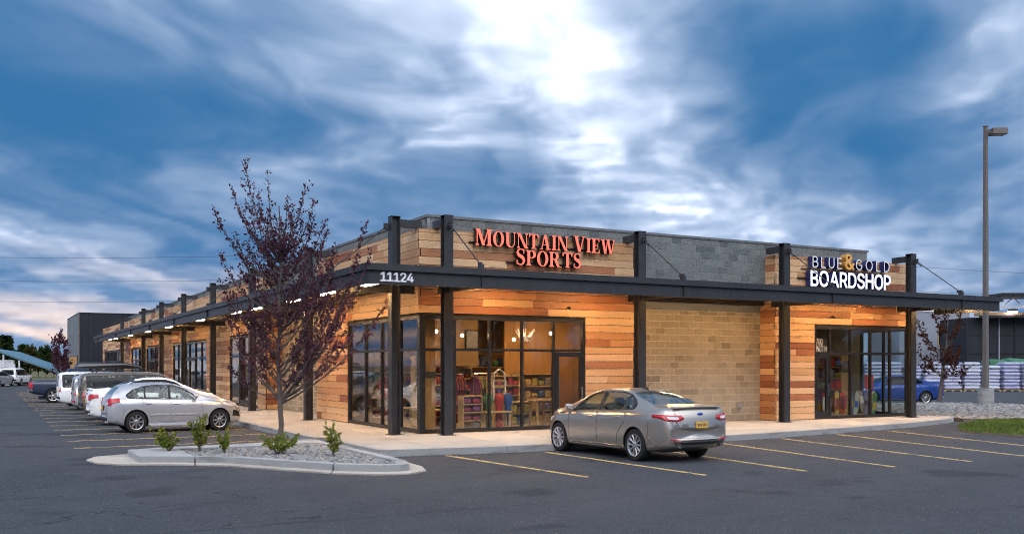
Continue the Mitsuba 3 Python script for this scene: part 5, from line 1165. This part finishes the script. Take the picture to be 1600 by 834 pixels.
garment_rack(1.2, 2.5, 1.3, 0, 15, 'rack of dark garments left of the colourful rolls', (0, .10)); garment_rack(3.2, 3.2, 1.2, .2, 12, 'rack of mixed garments behind the sled', (0, .9)); garment_rack(1.1, 5.2, 1.3, 1.2, 12, 'rack of garments seen through the side glass', (0, .8))
for k, (tone, txt) in enumerate([(.66, 'dark green padded roll standing on end behind the window'), (.166, 'red padded roll standing between the green and blue ones'), (.333, 'blue padded roll standing right of the red one')]):
    r = thing('padded_roll', txt, 'roll'); x = 2.62 + k * .29; y = .98 + .1 * (k == 0)
    obj('roll', lathe([(0, 0), (.09, 0), (.10, .06), (.095, .55), (.08, .62), (.12, .70), (.145, .82), (.12, .95), (.05, 1.0), (0, 1.0)], 20).apply_translation([x, y, .17]), 'goods', r, uv=(tone, 0), smooth=50)
    obj('strap', lathe([(.102, .25), (.106, .25), (.106, .30), (.102, .30), (.102, .25)], 20).apply_translation([x, y, .17]), 'inner_dark', r)
sl = thing('sled', 'old wooden sled with a curved frame standing upright in the shop', 'sled')
obj('runner', path_tube([(3.02, 1.5, .95), (3.0, 1.5, 1.5), (3.04, 1.5, 1.75), (3.2, 1.5, 1.86), (3.36, 1.5, 1.75), (3.40, 1.5, 1.5), (3.38, 1.5, .95)], .022, 8), 'white_paint', sl, smooth=50)
for z in (1.1, 1.3, 1.5): obj('slat', bx(3.02, 3.38, 1.49, 1.515, z, z + .05), 'pine_board', sl)
obj('stand', bx(2.98, 3.42, 1.35, 1.65, .16, .95), 'pine_board', sl)
for k, (x, z, w, h, txt) in enumerate([(1.95, 2.55, .42, .52, 'dark framed picture on the upper wall, left one'), (2.0, 2.0 + .1, .40, .38, 'small dark framed picture below the others'), (2.75, 2.45, .45, .6, 'dark framed picture on the upper wall, right one')]):
    f_ = thing('picture', txt, 'picture'); obj('frame', bx(x, x + w, 2.86, 2.9, z, z + h), 'frame_black', f_); obj('print', bx(x + .04, x + w - .04, 2.852, 2.86, z + .04, z + h - .04), 'goods', f_, uv=(.95, 0))
obj('partition', bx(1.3, 3.2, 2.9, 2.98, 1.95, 3.61), 'inner_wall', B); obj('partition', bx(4.3, 6.85, 3.2, 3.28, .16, 3.61), 'timber', B)
ch = thing('chandelier', 'pale antler like chandelier hanging behind the third window bay', 'lamp'); cpos = np.array([4.05, 1.5, 2.85])
obj('cord', tube(cpos + [0, 0, .1], (cpos[0], cpos[1], 3.61), .008), 'inner_dark', ch)
for k in range(16):
    a = k * 2.4; r_ = .16 + .16 * irg.random(); e = cpos + [math.cos(a) * r_, math.sin(a) * r_, irg.uniform(-.2, .2)]
    obj('antler', path_tube([cpos + [0, 0, -.05], cpos + (e - cpos) * .6 + [0, 0, -.08], e + [0, 0, .1]], [.02, .022, .008], 6), 'white_paint', ch, smooth=50)
sn = np.array([[.95, 1.0], [1.7, .9], [3.3, .8], [4.6, .9]])
for k, (x, y) in enumerate(sn):
    p = thing('pendant_lamp', ['small lit bulb near the corner of the sports shop', 'small lit bulb above the cubby shelf', 'small lit bulb right of the sled', 'small lit bulb beside the antler chandelier'][k], 'lamp')
    obj('cord', tube((x, y, 3.61), (x, y, 2.95 - .1 * k % .3), .005), 'inner_dark', p)
    obj('bulb', trimesh.creation.icosphere(2, .045).apply_translation([x, y, 2.91 - .1 * k % .3]), 'white_paint', p, emitter={'type': 'area', 'radiance': rgb(9, 5.6, 2.8)})
# boardshop
room(12.80, BX1 - .14, .16, 7.5, 'inner_dark', 'inner_floor')
scene.pop(f'{B}__inner_wall_003', None)
obj('inner_wall', bx(BX1 - .12, BX1 - .06, 2.2, 7.5, .1, 3.7), 'inner_grey', B)
for x, y, txt in [(15.0, 2.2, 'over the boardshop door'), (17.4, 2.4, 'in the middle of the boardshop'), (16, 5.5, 'deeper in the boardshop')]: ceiling_light(x, y, 3.62, 2.2, txt)
DECK = Polygon([(-.10, -.28), (.10, -.28), (.10, .28), (-.10, .28)]).buffer(.0)
deckp = unary_union([sbox(-.1, -.3, .1, .3), Point(0, .3).buffer(.1, quad_segs=6), Point(0, -.3).buffer(.1, quad_segs=6)])
drg = random.Random(4); ORD = 'first second third fourth fifth sixth seventh eighth ninth tenth eleventh twelfth thirteenth fourteenth fifteenth'.split()
for k in range(15):
    x = 15.34 + k * .19 + drg.uniform(-.03, .03); y = .42 + drg.uniform(0, .25); a = drg.uniform(-.18, .18); z = .60 + drg.uniform(0, .12)
    d = thing('skateboard', f'skateboard deck behind the boardshop glass, {ORD[k]} from the left of the row', 'skateboard', 'skateboard decks behind the boardshop glass')
    m = extr(affinity.rotate(deckp, math.degrees(a)), .014); m.vertices = np.stack([x + m.vertices[:, 0], y - m.vertices[:, 2], z + m.vertices[:, 1]], 1)
    obj('deck', m, 'goods', d, uv=(drg.random(), 0))
    m = extr(affinity.rotate(deckp.intersection(sbox(-.1, drg.uniform(-.3, -.05), .1, drg.uniform(.05, .3))).buffer(-.012), math.degrees(a)), .003); m.vertices = np.stack([x + m.vertices[:, 0], y - .0155 - m.vertices[:, 2], z + m.vertices[:, 1]], 1)
    obj('graphic', m, 'goods', d, uv=(drg.random(), 0))
st = thing('notice_stand', 'red notice board on a white stand behind the boardshop glass', 'sign'); obj('pole', tube((17.72, .62, .17), (17.72, .62, 1.35), .035), 'white_paint', st); obj('board', cham(17.5, 17.92, .58, .61, 1.12, 1.62), 'goods', st, uv=(.166, 0)); obj('foot', lathe([(0, 0), (.2, 0), (.18, .03), (0, .03)], 20).apply_translation([17.72, .62, .16]), 'white_paint', st)
shelf_unit(14.6, 5.6, 0, 2.2, .4, 2.0, 5, 7, 'shelf of shoes at the back of the boardshop', (0, .9)); garment_rack(15.4, 2.6, 1.6, .1, 16, 'rack of dark garments in the boardshop', (0, .4)); garment_rack(17.2, 3.4, 1.2, .4, 10, 'rack of garments at the right of the boardshop', (0, .9))
shelf_unit(18.55, 5.2, -math.pi / 2, 2.6, .35, 2.2, 5, 7, 'shelf of colourful goods along the right wall of the boardshop', (0, .9), .9)
hp = thing('hanging_pack', 'black backpack hanging behind the middle pane of the boardshop', 'backpack'); obj('bag', rbox(16.62, 17.0, .75, .98, 1.72, 2.12, .08), 'inner_dark', hp, smooth=40); obj('strap', tube((16.81, .86, 2.1), (16.81, .86, 3.6), .006), 'inner_dark', hp)
tb = thing('counter', 'tan counter slanting into the depth of the boardshop', 'counter'); obj('front', bx(15.2, 16.0, 1.6, 1.64, .16, 1.1), 'inner_wall', tb); obj('top', bx(15.15, 16.05, 1.55, 2.1, 1.1, 1.14), 'pine_board', tb)
# units along the side facade
for y0, y1, k in [(16.4, 26.8, 0), (27.5, 42.0, 1), (42.9, 50.6, 2), (51.1, 60.4, 3), (61, 78.6, 4)]:
    room(.16, 4.8, y0, y1, ['inner_wall', 'inner_grey', 'inner_dark', 'inner_wall', 'inner_grey'][k])
    obj('inner_wall', bx(.16, 4.8, y0 - .09, y0 - .01, .1, 3.7), 'inner_dark', B)
    ceiling_light(1.8, (y0 + y1) / 2, 3.62, 4.5, ['in the first', 'in the second', 'in the third', 'in the fourth', 'in the last'][k] + ' shop along the side', w=.8)
garment_rack(.7, 28.6, 2.6, math.pi / 2, 20, 'long rack of garments in the second side shop', (0, .9)); garment_rack(.8, 44.3, 3.4, math.pi / 2, 18, 'rack of pale garments in the third side shop', (.8, .86)); garment_rack(.8, 18.0, 2.8, math.pi / 2, 18, 'rack of dark garments in the first side shop', (0, .4))
shelf_unit(2.6, 35.0, math.pi / 2, 3.0, .4, 2.2, 5, 9, 'tall shelf in the second side shop', (0, .9)); shelf_unit(1.5, 52.0, math.pi / 2, 3, .4, 2.2, 5, 9, 'tall shelf in the fourth side shop', (.2, .6))
for k, (y, z0, z1, tone, txt) in enumerate([(33.6, .2, 2.1, .5, 'tall ochre banner in the window of the second side shop'), (29.0, 1.9, 3.0, .17, 'red banner high in the window of the second side shop'), (52.5, 1.6, 3.1, .17, 'red banner in the window of the fourth side shop')]):
    b_ = thing('banner', txt, 'banner'); obj('cloth', bx(.30, .32, y, y + (1.3 if k == 0 else .7), z0, z1), 'goods', b_, uv=(tone, 0)); obj('rod', tube((.31, y - .05, z1 + .01), (.31, y + (1.35 if k == 0 else .75), z1 + .01), .012), 'inner_dark', b_)
# ---------------------------------------------------------------- light pole, pallets, far buildings, wires
plain('pole_bronze', proc(lambda p, n, uv: mix([.125, .108, .10], [.155, .137, .125], fbm(p.x * 3, p.y * 3, p.z * 1.1, 3))), .5, .4)
LP = np.array([31.83, 5.89])
lp = thing('street_lamp', 'tall brown square light pole on a round concrete base', 'street lamp')
obj('base', lathe([(0, 0), (.37, 0), (.37, .80), (.34, .86), (0, .86)], 28).apply_translation([LP[0], LP[1], .02]), 'kerb', lp, smooth=40)
obj('base_plate', cham(LP[0] - .2, LP[0] + .2, LP[1] - .2, LP[1] + .2, .88, .91), 'pole_bronze', lp)
pm = to_mesh(m3.Manifold.batch_hull([m3.Manifold.cube([2 * r, 2 * r, .01]).translate([LP[0] - r, LP[1] - r, z]) for r, z in ((.105, .90), (.075, 13.35))])); obj('pole', pm, 'pole_bronze', lp)
hd = M4((LP[0], LP[1], 13.15), math.atan2(RIGHT[1], RIGHT[0]))
obj('arm', moved(bx(.09, .28, -.05, .05, -.08, .02), hd), 'pole_bronze', lp)
obj('lamp_head', moved(to_mesh(m3.Manifold.batch_hull([m3.Manifold.sphere(.02, 8).translate(p) for p in [(x, y, z) for x in (.26, .92) for y in (-.26, .26) for z in (-.16, .10)]])), hd), 'pole_bronze', lp)
obj('lens', moved(bx(.32, .86, -.2, .2, -.19, -.181), hd), 'lamp_clear', lp)
obj('cap', cham(LP[0] - .10, LP[0] + .10, LP[1] - .10, LP[1] + .10, 13.36, 13.40), 'pole_bronze', lp)

bsdf('sack_white', type='twosided', b={'type': 'principled', 'base_color': proc(lambda p, n, uv: mix(ramp(uv.x, [.38, .43, .55], [.30, .30, .46], [.46, .49, .56]), [.22, .2, .34], .55 * smoothstep(.5, .7, fbm(p.x * 2.2, p.y * 2.2, p.z * 9, 3)))), 'roughness': .35, 'specular': .5})
plain('tarp_green', proc(lambda p, n, uv: mix([.02, .10, .05], [.05, .19, .10], fbm(p.x * 2, p.y * 2, p.z * 4, 3))), .5, .4)
prg = np.random.default_rng(8)
a0, a1 = ray_ground(1437, 611, 0), ray_ground(1600, 611, 0); ux = (a1 - a0) / np.linalg.norm(a1 - a0); wy = np.array([-ux[1], ux[0], 0]); ang = math.atan2(ux[1], ux[0])
names = ['first', 'second', 'third', 'fourth', 'fifth', 'sixth', 'seventh', 'eighth', 'ninth', 'tenth', 'eleventh', 'twelfth', 'thirteenth', 'fourteenth']
for k in range(-7, 7):
    p = a0 + ux * (k * 1.53 + .4); t = thing('pallet_stack', f'pallet of wrapped white sacks, {names[k + 7]} from the left of the row by the road', 'pallet', 'pallets of white sacks along the road')
    tw = T(M4((p[0], p[1], 0), ang + prg.uniform(-.04, .04)).tolist()); nl = (8, 7, 8, 7, 8, 8, 7)[k % 7]
    obj('pallet', cat(*[bx(0, 1.3, y, y + .12, .10, .13) for y in (0, .35, .7, 1.05)], *[bx(x, x + .1, 0, 1.17, 0, .10) for x in (0, .6, 1.2)]), 'pine_board', t, to_world=tw)
    tone = prg.uniform(0, 1)
    for L_ in range(nl):
        z = .14 + L_ * .262; q = prg.uniform(-.05, .05, 2)
        m = to_mesh(m3.Manifold.batch_hull([m3.Manifold.sphere(r_, 8).translate([x, y, z + dz]) for x in (.14 + q[0], 1.18 + q[0]) for y in (.14 + q[1], 1.04 + q[1]) for r_, dz in ((.14, .13),)] + [m3.Manifold.sphere(.10, 8).translate([.66, .6, z + .185])]))
        obj('sack_layer', m, 'sack_white', t, uv=(float(np.clip(tone + prg.uniform(-.15, .15), 0, 1)), 0), smooth=50, to_world=tw)
for k, (px0, px1) in enumerate([(1546, 1578), (1578, 1612)]):
    p = unproj(px0, 571.5, 80); q = unproj(px1, 571.5, 80); t = thing('tarp_pile', ['pile under a green tarpaulin behind the pallets, left of two', 'pile under a green tarpaulin behind the pallets, right of two'][k], 'pile')
    L_ = np.linalg.norm(q - p); tw = T(M4((p[0], p[1], 0), math.atan2((q - p)[1], (q - p)[0])).tolist())
    rgp = np.random.default_rng(k); m = to_mesh(m3.Manifold.batch_hull([m3.Manifold.sphere(.25, 10).translate([x, y, z]) for x in (.3, L_ - .2) for y in (.3, 1.6) for z in (.3, 2.25 + rgp.uniform(-.1, .1))]).refine_to_length(.25))
    m.vertices += (meshkit.fbm(m.vertices * 2.2, 3, k)[:, None] - .5) * .22; obj('tarpaulin', m, 'tarp_green', t, smooth=60, to_world=tw)
    obj('rope', cat(*[tube((L_ * f_, .02, .3), (L_ * f_, .02, 2.2), .02) for f_ in (.33, .7)]), 'sack_white', t, to_world=tw, uv=(.9, 0))

plain('far_grey', proc(lambda p, n, uv: mix([.22, .24, .29], [.28, .30, .35], fbm(p.x * .6, p.y * .6, p.z * .8, 3))), .8, .3)
plain('far_tan', (.42, .28, .14), .7, .3)
plain('far_white', (.62, .63, .66), .6, .3)
plain('dark_sheet', proc(lambda p, n, uv: mix([.012, .014, .020], [.022, .025, .032], fbm((p.x + p.y) * 9, 0, p.z * .2, 2))), .55, .3)
def frame_at(px, depth):
    p = unproj(px, 571.5, depth); return T(M4((p[0], p[1], 0), math.atan2(RIGHT[1], RIGHT[0])).tolist())
def zat(py, depth): return EYE[2] + (571.5 - py) / 1496 * depth
def wat(dpx, depth): return dpx / 1496 * depth
# pale building behind the small tree
D1 = 102; tw = frame_at(1405, D1); gb = thing('warehouse', 'pale grey building behind the small tree right of the shops', 'building')
W1 = wat(110, D1); H1 = zat(487, D1)
obj('wall', bx(0, W1, 0, 9, 0, H1), 'far_grey', gb, to_world=tw); obj('roof_edge', bx(-.1, W1 + .1, -.1, 9.1, H1, H1 + .18), 'far_white', gb, to_world=tw)
for x0, x1, z0, z1 in [(87, 94, 508, 541), (98, 106, 505, 541), (60, 68, 512, 540)]:
    w_ = obj('window', bx(wat(x0, D1), wat(x1, D1), -.06, .0, zat(z1, D1), zat(z0, D1)), 'far_tan', gb, to_world=tw)
    obj('window_pane', bx(wat(x0 + 1.6, D1), wat(x1 - 1.6, D1), -.065, -.0605, zat(z1 - 2, D1), zat(z0 + 2, D1)), 'tinted_glass', w_, to_world=tw)
# dark hall with its open truss canopy
D2 = 92; tw = frame_at(1512, D2); hb = thing('hall', 'dark panelled hall with white truss canopy at the right edge', 'building')
W2 = wat(230, D2); z0, z1 = 0, zat(496, D2)
obj('wall', bx(0, W2, .05, 6, z0, z1), 'dark_sheet', hb, to_world=tw)
for k in range(9): obj('wall_post', bx(wat(k * 24.5, D2) - .05, wat(k * 24.5, D2) + .05, -.06, .049, 0, z1 - .02), 'far_grey' if k in (1, 2) else 'frame_black', hb, to_world=tw)
for z in (zat(523, D2), zat(552, D2)): obj('wall_rail', bx(.06, W2, -.03, .048, z - .04, z + .04), 'frame_black', hb, to_world=tw)
obj('eave_beam', bx(wat(10, D2), W2, -1.2, .04, zat(494, D2), zat(489, D2)), 'far_tan', hb, to_world=tw); obj('eave_gutter', bx(wat(8, D2), W2, -1.3, -1.205, zat(497, D2), zat(493, D2)), 'frame_black', hb, to_world=tw)
tr0, trx = wat(30, D2), wat(230, D2)
chords = [bx(tr0 + .4, trx, -2.0, -1.9, zat(468, D2), zat(465, D2)), bx(tr0 + .2, trx, -2.0, -1.9, zat(483, D2), zat(480, D2))]
for c in chords: obj('truss_chord', c, 'far_white', hb, to_world=tw)
x = tr0 + .5; up = True
while x < trx - 1:
    obj('truss_web', tube((x, -1.95, zat(481, D2) if up else zat(467, D2)), (x + 1.0, -1.95, zat(467, D2) if up else zat(481, D2)), .06, n=6), 'far_white', hb, to_world=tw); x += 1.0; up = not up
obj('truss_roof', bx(tr0, trx, -3, 2.5, zat(464.5, D2), zat(461, D2)), 'frame_black', hb, to_world=tw)
wl = thing('wall_lamp', 'lit lamp under the truss canopy of the dark hall', 'light'); obj('housing', bx(wat(50, D2), wat(62, D2), -1.9, -1.5, zat(487, D2), zat(484.5, D2)), 'frame_black', wl, to_world=tw)
obj('diffuser', bx(wat(50, D2), wat(62, D2), -1.9, -1.5, zat(491, D2), zat(487, D2) - .002), 'white_paint', wl, to_world=tw, emitter={'type': 'area', 'radiance': rgb(2.2, 1.9, 2.3)})

# black building at the far end of the side facade
kb = thing('warehouse', 'black box shaped building at the far end of the shops', 'building')
obj('wall', bx(-1.75, 14, 84.0, 100, -.1, 7.35), 'dark_sheet', kb); obj('roof_edge', bx(-1.8, 14.05, 83.95, 100.05, 7.352, 7.44), 'frame_black', kb)
obj('side_sky_sheen', bx(-1.80, -1.752, 84.3, 99.9, 3.0, 7.3), 'flashing', kb); obj('corner_trim', bx(-1.82, -1.72, 83.93, 84.28, 0, 7.35), 'pole_bronze', kb); obj('opening', bx(-1.80, -1.752, 86.5, 97, .0, 2.96), 'timber', kb)  # side sheet coloured paler to paint in the sky it reflects
for k in range(26): obj('rib', bx(-1.5 + k * .55, -1.44 + k * .55, 83.96, 84.0, .05, 7.3), 'dark_sheet', kb)
obj('wall_box', bx(-.75, -.5, 83.8, 83.955, 1.9, 2.2), 'far_white', kb)
# greenhouse with a long sloping roof on the left
bsdf('poly_roof', type='twosided', b={'type': 'principled', 'base_color': rgb(.08, .15, .18), 'roughness': .25, 'specular': .6})
D3 = 97; gh_ = thing('greenhouse', 'greenhouse with long sloping blue green roof and pale wall at the left edge', 'greenhouse'); tw = frame_at(0, D3)
rp = [(-4.5, zat(540, D3)), (0, zat(550, D3)), (wat(45, D3), zat(566, D3)), (wat(75, D3), zat(576, D3)), (wat(95, D3), zat(588, D3))]
def ribbon(pts, th, y0, y1):
    g = LineString(pts).buffer(th / 2, cap_style=2, join_style=2); m = extr(g, y1 - y0); m.vertices = np.stack([m.vertices[:, 0], y0 + m.vertices[:, 2], m.vertices[:, 1]], 1); return m
obj('roof', ribbon(rp, .16, 0, 4), 'poly_roof', gh_, to_world=tw)
for k in range(4): 
    i_ = k / 4 * 2.2; j_ = int(i_); f_ = i_ - j_; px_ = rp[j_][0] + (rp[j_ + 1][0] - rp[j_][0]) * f_; pz_ = rp[j_][1] + (rp[j_ + 1][1] - rp[j_][1]) * f_
    obj('rafter_post', bx(px_ - .06, px_ + .06, .05, .15, 0, pz_ - .15), 'far_white', gh_, to_world=tw)
obj('wall', bx(-8, wat(17, D3), .5, .7, 0, zat(562, D3)), 'far_white', gh_, to_world=tw)
obj('buttress', extr(Polygon([(wat(17, D3), 0), (wat(25, D3), 0), (wat(17.2, D3), zat(563, D3))]), .19).apply_transform(np.array([[1, 0, 0, 0], [0, 0, 1, .505], [0, 1, 0, 0], [0, 0, 0, 1.]])), 'far_white', gh_, to_world=tw)
# overhead wires
def wire(p, q, txt, sag=.6):
    a, b = np.array(p, float), np.array(q, float); t_ = np.linspace(0, 1, 17)[:, None]; pts = a + (b - a) * t_; pts[:, 2] -= (4 * t_ * (1 - t_))[:, 0] * sag
    k = obj('power_line', path_tube(pts, .019, 5), 'frame_black'); labels[k] = {'label': txt, 'category': 'power line'}
for py0, py1, txt in [(397, 394, 'uppermost overhead wire left of the shops'), (434, 431, 'middle overhead wire left of the shops'), (466, 462, 'lowest overhead wire left of the shops')]:
    wire(unproj(-250, py0, 118), unproj(560, py1, 128), txt)
for py0, py1, txt in [(405, 420, 'upper overhead wire right of the shops'), (447, 452, 'lower overhead wire right of the shops')]:
    wire(unproj(1200, py0 - 10, 120), unproj(1800, py1 + 12, 112), txt)
